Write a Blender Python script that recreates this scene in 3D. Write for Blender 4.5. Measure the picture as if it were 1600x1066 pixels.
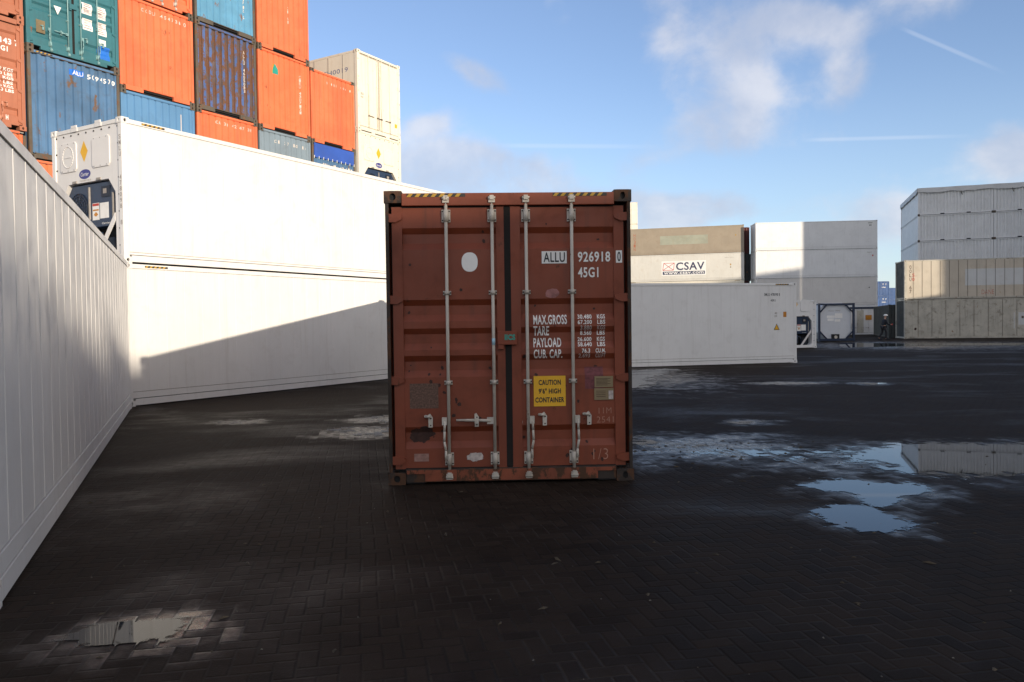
import bpy, bmesh, math, random
from math import sin, cos, pi, radians, hypot, atan2
from mathutils import Vector, Matrix
random.seed(7)
for o in list(bpy.data.objects): bpy.data.objects.remove(o)
S = bpy.context.scene
COL = S.collection

# ------------------------------------------------------------------ camera, sun, sky, exposure
cam = bpy.data.objects.new('camera', bpy.data.cameras.new('camera')); COL.objects.link(cam)
cam.data.sensor_width = 36; cam.data.lens = 27.9; cam.data.clip_end = 5000; cam.data.clip_start = .05
cam.matrix_world = Matrix.Translation((0, 0, 1.594)) @ Matrix.Rotation(radians(90) - .0233, 4, 'X') @ Matrix.Rotation(-.0134, 4, 'Z')
S.camera = cam
SUN_AZ, SUN_EL = radians(37.3), radians(10.36)      # azimuth measured from -Y towards +X
sdir = Vector((sin(SUN_AZ) * cos(SUN_EL), -cos(SUN_AZ) * cos(SUN_EL), sin(SUN_EL)))
sl = bpy.data.lights.new('sun', 'SUN'); sl.energy = 4.1; sl.angle = radians(.53); sl.color = (1, .87, .70)
so = bpy.data.objects.new('sun', sl); COL.objects.link(so); so.rotation_euler = sdir.to_track_quat('Z', 'Y').to_euler()
S.view_settings.view_transform = 'Standard'; S.view_settings.look = 'None'
S.view_settings.exposure = .3; S.view_settings.gamma = 1; S.view_settings.use_curve_mapping = False
S.render.engine = 'CYCLES'


class NT:
    """tiny helper for node graphs"""
    def __init__(s, tree): s.t = tree; s.n = tree.nodes; s.l = tree.links
    def new(s, typ, **k):
        n = s.n.new(typ)
        for a, b in k.items(): setattr(n, a, b)
        return n
    def put(s, sock, v):
        if isinstance(v, bpy.types.NodeSocket): s.l.new(v, sock)
        elif isinstance(v, (tuple, list)) and len(v) == 3 and len(sock.default_value) == 4: sock.default_value = (*v, 1)
        else: sock.default_value = v
    def m(s, op, *a, clamp=False):
        n = s.new('ShaderNodeMath', operation=op, use_clamp=clamp)
        for i, v in enumerate(a): s.put(n.inputs[i], v)
        return n.outputs[0]
    def vm(s, op, *a):
        n = s.new('ShaderNodeVectorMath', operation=op)
        for i, v in enumerate(a): s.put(n.inputs[i], v)
        return n.outputs[1] if op in ('LENGTH', 'DISTANCE', 'DOT_PRODUCT') else n.outputs[0]
    def sm(s, v, a, b, lo=0., hi=1.):
        n = s.new('ShaderNodeMapRange', interpolation_type='SMOOTHSTEP')
        s.put(n.inputs[0], v); s.put(n.inputs[1], a); s.put(n.inputs[2], b); s.put(n.inputs[3], lo); s.put(n.inputs[4], hi)
        return n.outputs[0]
    def mix(s, f, a, b, typ='RGBA'):
        n = s.new('ShaderNodeMix', data_type=typ)
        i = {'RGBA': (0, 6, 7, 2), 'FLOAT': (0, 2, 3, 0)}[typ]
        s.put(n.inputs[i[0]], f); s.put(n.inputs[i[1]], a); s.put(n.inputs[i[2]], b)
        return n.outputs[i[3]]
    def noise(s, vec, scale, detail=4, rough=.55, dist=0, w=None):
        n = s.new('ShaderNodeTexNoise'); 
        s.put(n.inputs['Vector'], vec); n.inputs['Scale'].default_value = scale; n.inputs['Detail'].default_value = detail
        n.inputs['Roughness'].default_value = rough; n.inputs['Distortion'].default_value = dist
        return n.outputs[0]
    def comb(s, x, y, z):
        n = s.new('ShaderNodeCombineXYZ'); s.put(n.inputs[0], x); s.put(n.inputs[1], y); s.put(n.inputs[2], z); return n.outputs[0]
    def sep(s, v):
        n = s.new('ShaderNodeSeparateXYZ'); s.put(n.inputs[0], v); return n.outputs


W_ = bpy.data.worlds.new('World'); S.world = W_; W_.use_nodes = True
T = NT(W_.node_tree); T.n.clear()
sky = T.new('ShaderNodeTexSky', sky_type='NISHITA', sun_disc=False)
sky.sun_elevation = SUN_EL; sky.sun_rotation = pi - SUN_AZ
sky.air_density = 1.0; sky.dust_density = .1; sky.ozone_density = 1.6
geo = T.new('ShaderNodeTexCoord').outputs['Generated']
dv = T.vm('NORMALIZE', geo); dx, dy, dz = T.sep(dv)[:3]
ysafe = T.m('MAXIMUM', dy, .05)
gx = T.m('DIVIDE', dx, ysafe); gy = T.m('DIVIDE', dz, ysafe)
front = T.sm(dy, .1, .35)
den = T.m('ADD', T.m('MAXIMUM', dz, 0.), .22)
cp = T.comb(T.m('DIVIDE', dx, den), T.m('DIVIDE', dy, den), T.m('MULTIPLY', dz, 1.5))
gpos = T.comb(gx, gy, 0.)
gw = T.noise(T.vm('MULTIPLY', dv, (1., 1., 1.5)), 5.5, 8, .58, .25)
# groups of cloud by direction: (centre tan x, tan z, radius x, radius z, tilt, amount)
CL = [(.13, .135, .22, .026, .02, 1.4), (-.075, .197, .055, .038, .0, 1.3), (.0, .18, .08, .035, .0, 1.3), (-.1, .25, .03, .015, .2, .8), (-.04, .312, .04, .020, -.5, 1.1),
      (.20, .36, .035, .07, -.2, .8), (.29, .315, .05, .065, -.25, 1.1), (.37, .375, .09, .030, -.1, 1.1), (.26, .235, .07, .045, 0, 1.0),
      (.425, .31, .035, .045, .1, 1.1), (.63, .205, .06, .035, .1, 1.3), (.47, .125, .05, .03, .1, 1.2), (.16, .20, .05, .03, 0, .7), (.5, .43, .25, .02, 0, .6), (-.17, .18, .06, .05, 0, 1.), (.52, .40, .06, .03, 0, .7)]
acc = None
for (cx, cz, rx, rz, tl, am) in CL:
    rx *= .82; rz *= .85; am *= 1.35
    ax = T.m('SUBTRACT', gx, cx); az = T.m('SUBTRACT', T.m('SUBTRACT', gy, cz), T.m('MULTIPLY', ax, tl))
    q = T.m('ADD', T.m('POWER', T.m('ABSOLUTE', T.m('DIVIDE', ax, rx)), 2.), T.m('POWER', T.m('ABSOLUTE', T.m('DIVIDE', az, rz)), 2.))
    g = T.m('MULTIPLY', T.m('EXPONENT', T.m('MULTIPLY', q, -.7)), am)
    acc = g if acc is None else T.m('ADD', acc, g)
acc = T.m('MINIMUM', acc, 1.25)
fine = T.noise(dv, 15., 7, .6, .3)
nn = T.m('ADD', T.m('MULTIPLY', gw, .58), T.m('MULTIPLY', fine, .42))
mfront = T.sm(T.m('ADD', nn, T.m('MULTIPLY', acc, .25)), .57, .86)
mback = T.sm(T.noise(cp, .9, 6, .6, .3), .36, .62)  # heavy cloud cover behind the camera, unseen, added to warm the shade
cm = T.m('MULTIPLY', T.mix(front, mback, mfront, 'FLOAT'), T.mix(front, .92, .72, 'FLOAT'))
# two thin vapour trails, as great-circle strips
def trail(x0, z0, x1, z1, w, amt):
    L = hypot(x1 - x0, z1 - z0); ux, uz = (x1 - x0) / L, (z1 - z0) / L
    ax = T.m('SUBTRACT', gx, x0); az = T.m('SUBTRACT', gy, z0)
    t = T.m('ADD', T.m('MULTIPLY', ax, ux), T.m('MULTIPLY', az, uz))
    d = T.m('ABSOLUTE', T.m('SUBTRACT', T.m('MULTIPLY', az, ux), T.m('MULTIPLY', ax, uz)))
    e = T.m('MULTIPLY', T.sm(t, 0., L * .15), T.sm(t, L * .5, L, 1., 0.))
    return T.m('MULTIPLY', T.m('MULTIPLY', T.m('MULTIPLY', T.sm(d, w * .2, w, 1., 0.), e), amt), front)
tr = T.m('ADD', trail(.487, .363, .63, .300, .004, .18), trail(.36, .2235, .60, .2265, .0035, .2))
tr = T.m('ADD', tr, trail(-.02, .222, .21, .2175, .004, .16))
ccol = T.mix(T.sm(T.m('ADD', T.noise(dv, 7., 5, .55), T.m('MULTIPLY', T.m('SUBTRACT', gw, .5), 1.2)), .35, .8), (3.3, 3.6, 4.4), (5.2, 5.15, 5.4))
hsv = T.new('ShaderNodeHueSaturation'); T.put(hsv.inputs['Color'], sky.outputs[0]); hsv.inputs['Saturation'].default_value = .86
low = T.sm(dz, .0, .30, .42, 0.)
clear = T.mix(low, T.vm('MULTIPLY', hsv.outputs[0], (1.0, 1.09, 1.36)), (3.4, 4.4, 5.6))
c1 = T.mix(cm, clear, T.mix(front, (7.7, 6.9, 6.0), ccol))  # first colour: added rear clouds, tinted warm for the light in the shade
c2 = T.mix(T.m('MINIMUM', tr, 1.), c1, (5.4, 5.7, 6.3))
bg = T.new('ShaderNodeBackground'); T.put(bg.inputs[0], c2); bg.inputs[1].default_value = .135
T.l.new(bg.outputs[0], T.new('ShaderNodeOutputWorld').inputs[0])


# ------------------------------------------------------------------ materials
def newmat(name):
    m = bpy.data.materials.new(name); m.use_nodes = True
    t = NT(m.node_tree); t.n.clear()
    b = t.new('ShaderNodeBsdfPrincipled'); o = t.new('ShaderNodeOutputMaterial'); t.l.new(b.outputs[0], o.inputs[0])
    return m, t, b

def paint(name, col, rough=.45, fade=.12, dirt=.25, dcol=(.10, .08, .06), streak=.25, rust=.0, rcol=(.11, .035, .015), bump=.12, spec=.5, rscale=3.2):
    m, t, b = newmat(name)
    oi = t.new('ShaderNodeObjectInfo').outputs['Random']
    oc = t.new('ShaderNodeTexCoord').outputs['Object']
    off = t.m('MULTIPLY', oi, 53.)
    v = t.vm('ADD', oc, t.comb(off, off, t.m('MULTIPLY', off, .37)))
    big = t.noise(v, .9, 5, .6)
    c = t.mix(t.sm(big, .3, .7), tuple(x * (1 - fade) for x in col), tuple(min(.9, x * (1 + fade)) for x in col))
    st = t.noise(t.vm('MULTIPLY', v, (9., 9., .45)), 1., 6, .65)
    c = t.mix(t.m('MULTIPLY', t.sm(st, .52, .78), streak), c, dcol)
    d1 = t.noise(v, 2.3, 8, .68, .4)
    c = t.mix(t.m('MULTIPLY', t.sm(d1, .5, .75), dirt), c, dcol)
    rgh = t.mix(t.sm(d1, .4, .7), rough, min(1, rough + .2), 'FLOAT')
    if rust > 0:
        r1 = t.noise(t.vm('MULTIPLY', v, (1., 1., .55)), rscale, 9, .7, .2)
        rf = t.sm(r1, .74 - rust * .34, .80 - rust * .34)
        rc = t.mix(t.noise(v, 22., 4), rcol, (rcol[0] * 2.1, rcol[1] * 1.9, rcol[2] * 1.4))
        c = t.mix(rf, c, rc); rgh = t.mix(rf, rgh, .85, 'FLOAT')
    t.put(b.inputs['Base Color'], c); t.put(b.inputs['Roughness'], rgh)
    b.inputs['Specular IOR Level'].default_value = spec
    if bump:
        bp = t.new('ShaderNodeBump'); bp.inputs['Strength'].default_value = bump; bp.inputs['Distance'].default_value = .05
        t.put(bp.inputs['Height'], t.m('ADD', t.noise(v, 1.1, 2, .4), t.m('MULTIPLY', t.noise(v, 40., 3), .02)))
        t.l.new(bp.outputs[0], b.inputs['Normal'])
    return m

def plain(name, col, rough=.5, metal=0., var=.1, vs=12.):
    m, t, b = newmat(name)
    oc = t.new('ShaderNodeTexCoord').outputs['Object']
    n = t.noise(oc, vs, 5, .6)
    t.put(b.inputs['Base Color'], t.mix(t.sm(n, .3, .7), tuple(x * (1 - var) for x in col), tuple(min(1, x * (1 + var)) for x in col)))
    b.inputs['Roughness'].default_value = rough; b.inputs['Metallic'].default_value = metal
    return m

MT = {}
MT['red'] = paint('oxide red paint', (.208, .044, .0165), .5, .12, .42, (.06, .025, .016), .45, .36, (.05, .02, .012), .10)
MT['red_rust'] = paint('rusty oxide paint', (.24, .06, .026), .6, .2, .5, (.05, .025, .016), .5, .75, (.045, .022, .013), .12, rscale=6)
MT['black_rust'] = paint('dark rusted steel', (.028, .02, .016), .7, .3, .4, (.05, .028, .018), .5, .7, (.05, .024, .014), .1, rscale=8)
MT['gasket'] = plain('rubber gasket', (.012, .010, .009), .95)
MT['rod'] = paint('galvanised rod', (.52, .48, .42), .5, .12, .45, (.16, .10, .06), .45, .3, (.12, .06, .035), .02, rscale=14)
MT['rod_teal'] = paint('teal rod', (.20, .36, .37), .4, .1, .2, rust=.2, bump=0)
MT['rod_brown'] = paint('brown rod', (.55, .24, .15), .45, .1, .2, rust=.3, bump=0)
MT['rustgroove'] = paint('bare rusted groove', (.10, .075, .075), .65, .3, .4, (.10, .045, .028), .6, .85, (.085, .04, .026), .1, rscale=5)
MT['dline'] = plain('dark door line', (.17, .13, .09), .6, 0, .4)
MT['rod_red'] = paint('painted rod', (.35, .12, .06), .5, .12, .3, rust=.3, bump=0)
MT['bolt'] = plain('dark bolt', (.03, .025, .022), .6)
MT['white'] = paint('white lettering paint', (.85, .84, .81), .55, .05, .18, (.3, .2, .16), .12, 0, bump=0)
MT['white_f'] = paint('weathered white lettering', (.62, .56, .50), .6, .08, .35, (.4, .25, .18), .3, 0, bump=0)
MT['white_worn'] = paint('worn white lettering', (.5, .43, .40), .6, .08, .5, (.3, .12, .08), .3, 0, bump=0)
MT['black'] = plain('black lettering', (.015, .017, .022), .55)
MT['yellow'] = paint('yellow sign', (.80, .44, .02), .5, .05, .12, (.2, .12, .04), .1, 0, bump=0)
MT['haz_y'] = paint('hazard yellow', (.46, .27, .03), .55, .1, .3, (.1, .06, .03), .2, 0, bump=0)
MT['haz_k'] = plain('hazard black', (.03, .026, .022), .6)
MT['brass'] = paint('tarnished plate', (.20, .15, .08), .45, .3, .5, (.07, .05, .03), .1, 0, bump=0)
MT['teal_mark'] = plain('teal mark', (.02, .30, .24), .5)
MT['pink'] = plain('faded pink sticker', (.30, .13, .12), .7, 0, .3)
MT['ghost'] = plain('purple sticker residue', (.16, .045, .05), .7, 0, .25, 30)
MT['greypatch'] = plain('grey glue residue', (.13, .075, .055), .8, 0, .35, 60)
MT['paper'] = plain('torn paper', (.50, .44, .41), .8, 0, .3, 25)
MT['palesticker'] = plain('pale worn sticker', (.30, .17, .14), .75, 0, .25, 25)
MT['soot'] = plain('soot patch', (.045, .02, .015), .8, 0, .3, 20)
MT['chalk'] = plain('chalk marks', (.42, .22, .16), .9)
MT['cyan'] = plain('light blue tape', (.35, .55, .65), .5)
MT['reefer'] = paint('white reefer paint', (.745, .73, .705), .38, .03, .20, (.45, .40, .34), .24, .0, bump=.05)
MT['reefer_d'] = paint('white reefer paint weathered', (.68, .655, .62), .42, .03, .18, (.38, .32, .26), .20, .1, (.30, .17, .09), .06)
MT['reefer_g'] = paint('grey white reefer paint', (.79, .79, .78), .45, .03, .15, (.35, .32, .28), .22, .0, bump=.06)
MT['reefer_gw'] = paint('off white corrugated paint', (.80, .80, .79), .5, .04, .2, (.4, .36, .28), .35, .12, (.30, .17, .09), .05)
MT['reefer_end'] = paint('aluminium reefer end', (.72, .70, .68), .42, .03, .1, (.4, .35, .3), .08, 0, bump=.04)
MT['seam'] = plain('thin seam', (.32, .29, .26), .6)
MT['cream'] = paint('cream paint', (.77, .72, .60), .45, .04, .2, (.45, .30, .15), .35, .32, (.30, .13, .05), .05)
MT['cream_v'] = paint('cream paint dulled', (.68, .66, .60), .45, .04, .2, (.38, .28, .16), .3, .15, (.30, .13, .05), .05)
MT['cream_post'] = paint('yellowed cream post', (.62, .47, .24), .5, .1, .4, (.4, .2, .08), .3, .4, (.25, .10, .04), .05)
MT['beige'] = paint('beige weathered', (.36, .30, .225), .5, .06, .3, (.28, .20, .13), .45, .2, (.22, .10, .05), .08)
MT['beige_l'] = paint('pale beige panel', (.52, .46, .37), .5, .06, .25, (.30, .22, .14), .45, .2, (.22, .10, .05), .06)
MT['beige_g'] = paint('dirty stained panel', (.46, .43, .36), .5, .14, .75, (.12, .10, .075), .55, .3, (.14, .075, .04), .12)
MT['teal'] = paint('teal paint', (.035, .15, .18), .45, .12, .25, (.03, .06, .07), .25, .25, (.12, .06, .035), .08)
MT['blue'] = paint('weathered blue paint', (.075, .165, .30), .5, .2, .5, (.07, .075, .075), .85, .42, (.10, .06, .04), .1)
MT['skyblue'] = paint('sky blue paint', (.11, .30, .47), .5, .14, .3, (.07, .14, .22), .35, .42, (.12, .06, .04), .08)
MT['blue2'] = paint('light blue paint', (.10, .24, .43), .5, .06, .2, (.06, .10, .16), .2, .12, (.12, .06, .04), .08)
MT['navyrust'] = paint('navy flaking to rust', (.065, .12, .30), .5, .2, .4, (.03, .04, .07), .5, .76, (.085, .045, .03), .14, rscale=6.5)
MT['orange'] = paint('orange red paint', (.74, .165, .066), .5, .14, .42, (.34, .10, .05), .55, .28, (.15, .05, .025), .08)
MT['orange_r'] = paint('orange paint rust spots', (.76, .165, .062), .5, .1, .32, (.35, .08, .03), .3, .36, (.14, .045, .022), .08, rscale=5)
MT['brown'] = paint('faded brown red paint', (.40, .145, .08), .5, .06, .2, (.2, .07, .04), .25, .15, (.12, .05, .03), .08)
MT['greyblue'] = paint('grey blue paint', (.20, .26, .31), .5, .08, .3, (.12, .12, .12), .3, .2, (.2, .09, .05), .08)
MT['post_rust'] = paint('rust stained post', (.10, .085, .065), .6, .2, .5, (.10, .055, .03), .5, .6, (.10, .05, .03), .1, rscale=6)
MT['tarp'] = paint('blue tarpaulin', (.03, .09, .40), .55, .12, .2, (.05, .08, .2), .2, 0, bump=.3)
MT['tarp_w'] = paint('white tarpaulin', (.60, .60, .59), .5, .05, .15, (.35, .33, .3), .1, 0, bump=.4)
MT['navy'] = plain('navy enamel', (.018, .035, .075), .4)
MT['navy2'] = plain('navy darker plastic', (.008, .014, .028), .5)
MT['dark'] = plain('dark recess', (.012, .012, .013), .8)  # near-black; also paints the shade inside pockets, holes and openings
MT['logo_blue'] = plain('logo blue', (.03, .035, .22), .4)
MT['maroon'] = paint('maroon paint', (.09, .02, .016), .6, .2, .3, rust=.3, bump=.05)
MT['dkgreen'] = paint('dark green paint', (.045, .05, .045), .6, .2, .4, (.08, .06, .05), .5, .35, (.12, .06, .04), .1)
MT['farblue'] = paint('strong blue paint', (.02, .075, .22), .5, .1, .2, (.03, .06, .12), .2, .1, bump=.05)
MT['tankblue'] = plain('dark blue frame paint', (.014, .026, .06), .45)
MT['tankwhite'] = paint('tank cladding', (.62, .64, .67), .35, .03, .15, (.3, .3, .3), .15, 0, bump=.05)
MT['csav_txt'] = plain('dark blue grey lettering', (.035, .045, .10), .5)
MT['csav_red'] = plain('red outline', (.50, .05, .03), .5)
MT['mid_panel'] = paint('pale repaint', (.56, .57, .56), .5, .04, .2, (.4, .3, .25), .25, .0, bump=.03)
MT['ghost_green'] = paint('faded green lettering', (.36, .37, .29), .5, .1, .4, (.40, .32, .22), .4, 0, bump=.03)
MT['orangesign'] = plain('orange sign', (.55, .22, .02), .5)
MT['bluesq'] = plain('blue square', (.02, .16, .60), .45)
MT['caster'] = paint('grey green container paint', (.22, .25, .25), .5, .1, .2, rust=.2)
MT['roof'] = paint('container roof', (.35, .33, .30), .6, .1, .4, rust=.3)
MT['skin'] = plain('skin', (.45, .26, .18), .5)
MT['cloth'] = plain('dark jacket cloth', (.02, .022, .03), .85)
MT['cloth2'] = plain('dark trousers cloth', (.025, .025, .03), .85)
MT['helmet'] = plain('white helmet', (.75, .74, .7), .35)
MT['redglove'] = plain('red glove', (.45, .04, .04), .7)
MT['twig'] = plain('dead leaf and twig', (.05, .038, .022), .8, 0, .5)
MT['grit'] = plain('pale grit', (.12, .11, .095), .8, 0, .5)
MT['maxn'] = plain('faded blue lettering', (.12, .15, .30), .6)


# ------------------------------------------------------------------ mesh building
class MB:
    def __init__(s): s.bm = bmesh.new(); s.mi = 0
    def poly(s, pts, flip=False):
        vs = [s.bm.verts.new(p) for p in pts]
        if flip: vs.reverse()
        f = s.bm.faces.new(vs); f.material_index = s.mi; return f
    def box(s, x0, x1, y0, y1, z0, z1):
        p = [(x0, y0, z0), (x1, y0, z0), (x1, y1, z0), (x0, y1, z0), (x0, y0, z1), (x1, y0, z1), (x1, y1, z1), (x0, y1, z1)]
        v = [s.bm.verts.new(q) for q in p]
        for f in ((0, 3, 2, 1), (4, 5, 6, 7), (0, 1, 5, 4), (1, 2, 6, 5), (2, 3, 7, 6), (3, 0, 4, 7)):
            s.bm.faces.new([v[i] for i in f]).material_index = s.mi
        return s
    def cyl(s, a, b, r, n=12, r2=None):
        a = Vector(a); b = Vector(b); r2 = r if r2 is None else r2
        d = (b - a).normalized(); u = d.orthogonal().normalized(); w = d.cross(u)
        A = [s.bm.verts.new(a + (u * cos(2 * pi * k / n) + w * sin(2 * pi * k / n)) * r) for k in range(n)]
        B = [s.bm.verts.new(b + (u * cos(2 * pi * k / n) + w * sin(2 * pi * k / n)) * r2) for k in range(n)]
        for k in range(n):
            f = s.bm.faces.new([A[k], A[(k + 1) % n], B[(k + 1) % n], B[k]]); f.smooth = True; f.material_index = s.mi
        s.bm.faces.new(A[::-1]).material_index = s.mi; s.bm.faces.new(B).material_index = s.mi
        return s
    def path(s, pts, r, n=8):
        for a, b in zip(pts, pts[1:]): s.cyl(a, b, r, n)
        return s
    def vstrip(s, prof, z0, z1):       # prof: [(x, y)], upright corrugated sheet facing -y
        A = [s.bm.verts.new((x, y, z0)) for x, y in prof]; B = [s.bm.verts.new((x, y, z1)) for x, y in prof]
        for k in range(len(prof) - 1): s.bm.faces.new([A[k], A[k + 1], B[k + 1], B[k]]).material_index = s.mi
        return s
    def hstrip(s, prof, x0, x1):       # prof: [(z, y)] upwards
        A = [s.bm.verts.new((x0, y, z)) for z, y in prof]; B = [s.bm.verts.new((x1, y, z)) for z, y in prof]
        for k in range(len(prof) - 1): s.bm.faces.new([A[k], B[k], B[k + 1], A[k + 1]]).material_index = s.mi
        return s
    def prism(s, pts, y0, y1):         # outline [(x, z)] counter-clockwise seen from -y, front at y0
        n = len(pts)
        A = [s.bm.verts.new((x, y0, z)) for x, z in pts]; B = [s.bm.verts.new((x, y1, z)) for x, z in pts]
        s.bm.faces.new(A).material_index = s.mi; s.bm.faces.new(B[::-1]).material_index = s.mi
        for k in range(n): s.bm.faces.new([A[k], B[k], B[(k + 1) % n], A[(k + 1) % n]]).material_index = s.mi
        return s
    def flat(s, pts, y): s.poly([(x, y, z) for x, z in pts]); return s
    def rect(s, x0, x1, z0, z1, y): return s.flat([(x0, z0), (x1, z0), (x1, z1), (x0, z1)], y)
    def disc(s, cx, cz, rx, rz, y, n=28, jag=0., seed=1, p=2.):
        R = random.Random(seed); pts = []
        ph = [R.uniform(0, 6.28) for _ in range(4)]
        for k in range(n):
            a = 2 * pi * k / n; j = 1 + jag * (sin(2 * a + ph[0]) * .5 + sin(5 * a + ph[1]) * .3 + sin(9 * a + ph[2]) * .25 + R.uniform(-.3, .3))
            ca, sa = cos(a), sin(a); e = 2. / p
            pts.append((cx + rx * j * math.copysign(abs(ca) ** e, ca), cz + rz * j * math.copysign(abs(sa) ** e, sa)))
        return s.flat(pts, y)
    def text(s, st, x0, x1, z0, z1, y, bold=0., shear=0.):
        me = text_mesh(st, bold, shear)
        xs = [v.co.x for v in me.vertices]; ys = [v.co.y for v in me.vertices]
        if not xs: return s
        ax, bx, ay, by = min(xs), max(xs), min(ys), max(ys)
        sx = (x1 - x0) / (bx - ax); sz = (z1 - z0) / (by - ay)
        vs = [s.bm.verts.new((x0 + (v.co.x - ax) * sx, y, z0 + (v.co.y - ay) * sz)) for v in me.vertices]
        for p in me.polygons:
            try: s.bm.faces.new([vs[i] for i in p.vertices]).material_index = s.mi
            except ValueError: pass
        return s
    def conform(s, axis, breaks, fn, off=-.003):
        no = (1, 0, 0) if axis == 0 else (0, 0, 1)
        for b in breaks:
            co = (b, 0, 0) if axis == 0 else (0, 0, b)
            bmesh.ops.bisect_plane(s.bm, geom=s.bm.verts[:] + s.bm.edges[:] + s.bm.faces[:], plane_co=co, plane_no=no)
        for v in s.bm.verts: v.co.y = fn(v.co.x if axis == 0 else v.co.z) + off + v.co.y
        return s
    def hazard(s, x0, x1, z0, z1, y, n):
        step = (x1 - x0) / n; k = (z1 - z0) * .8
        s.mi = 0; s.rect(x0, x1 + k, z0, z1, y)
        s.mi = 1
        for i in range(n):
            a = x0 + i * step
            s.flat([(a, z0), (a + step * .5, z0), (a + step * .5 + k, z1), (a + k, z1)], y - .0025)
        s.mi = 0
        return s
    def mesh(s, name, *mats):
        me = bpy.data.meshes.new(name); s.bm.to_mesh(me); s.bm.free()
        for m in mats: me.materials.append(MT[m] if isinstance(m, str) else m)
        return me

_tx = {}
def text_mesh(st, bold, shear):
    k = (st, bold, shear)
    if k not in _tx:
        cu = bpy.data.curves.new('lettering', 'FONT'); cu.body = st; cu.size = 1; cu.offset = bold; cu.shear = shear
        cu.space_character = 1.08; cu.resolution_u = 3; cu.fill_mode = 'FRONT'
        ob = bpy.data.objects.new('lettering', cu); COL.objects.link(ob)
        dg = bpy.context.evaluated_depsgraph_get(); me = bpy.data.meshes.new_from_object(ob.evaluated_get(dg))
        bpy.data.objects.remove(ob); bpy.data.curves.remove(cu); _tx[k] = me
    return _tx[k]

def link(name, me, parent=None, loc=(0, 0, 0), rz=0., bevel=0.):
    o = bpy.data.objects.new(name, me); COL.objects.link(o); o.parent = parent; o.location = loc; o.rotation_euler = (0, 0, rz)
    if bevel:
        b = o.modifiers.new('bevel', 'BEVEL'); b.width = bevel; b.segments = 2; b.limit_method = 'ANGLE'; b.angle_limit = radians(50)
    return o

def empty(name, label, cat, loc, rz=0., group=None):
    o = bpy.data.objects.new(name, None); COL.objects.link(o); o.location = loc; o.rotation_euler = (0, 0, rz); o.empty_display_size = .3
    o['label'] = label; o['category'] = cat
    if group: o['group'] = group
    return o

def tag(o, label, cat, group=None):
    o['label'] = label; o['category'] = cat
    if group: o['group'] = group
    return o


# ------------------------------------------------------------------ container pieces (face-local: x along, -y outward, z up)
_cast = {}
def casting_mesh(mat, hole='dark'):
    k = (mat, hole)
    if k in _cast: return _cast[k]
    b = MB(); c, h = .172, .118
    def face(o, U, V, su, sv, hu, hv):
        o, U, V = Vector(o), Vector(U), Vector(V); N = U.cross(V); n = 16
        cc = o + U * su / 2 + V * sv / 2
        inner = []; outer = []
        for i in range(n):
            a = 2 * pi * (i + .5) / n; ca, sa = cos(a), sin(a)
            inner.append(cc + U * hu * ca + V * hv * sa)
            m = max(abs(ca) / (su / 2), abs(sa) / (sv / 2)); outer.append(cc + U * ca / m + V * sa / m)
        vi = [b.bm.verts.new(p) for p in inner]; vo = [b.bm.verts.new(p) for p in outer]; vd = [b.bm.verts.new(p - N * .035) for p in inner]
        for i in range(n):
            j = (i + 1) % n
            b.bm.faces.new([vo[i], vo[j], vi[j], vi[i]]).material_index = 0
            b.bm.faces.new([vi[i], vi[j], vd[j], vd[i]]).material_index = 0
        b.bm.faces.new(vd).material_index = 1
    face((0, 0, 0), (1, 0, 0), (0, 0, 1), c, h, .032, .036)
    face((0, c, 0), (0, -1, 0), (0, 0, 1), c, h, .026, .036)
    face((0, 0, h), (1, 0, 0), (0, 1, 0), c, c, .04, .055)
    b.poly([(c, 0, 0), (c, c, 0), (c, c, h), (c, 0, h)]); b.poly([(c, c, 0), (0, c, 0), (0, c, h), (c, c, h)]); b.poly([(0, 0, 0), (0, c, 0), (c, c, 0), (c, 0, 0)])
    _cast[k] = b.mesh('corner_casting', mat, hole); return _cast[k]

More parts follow.
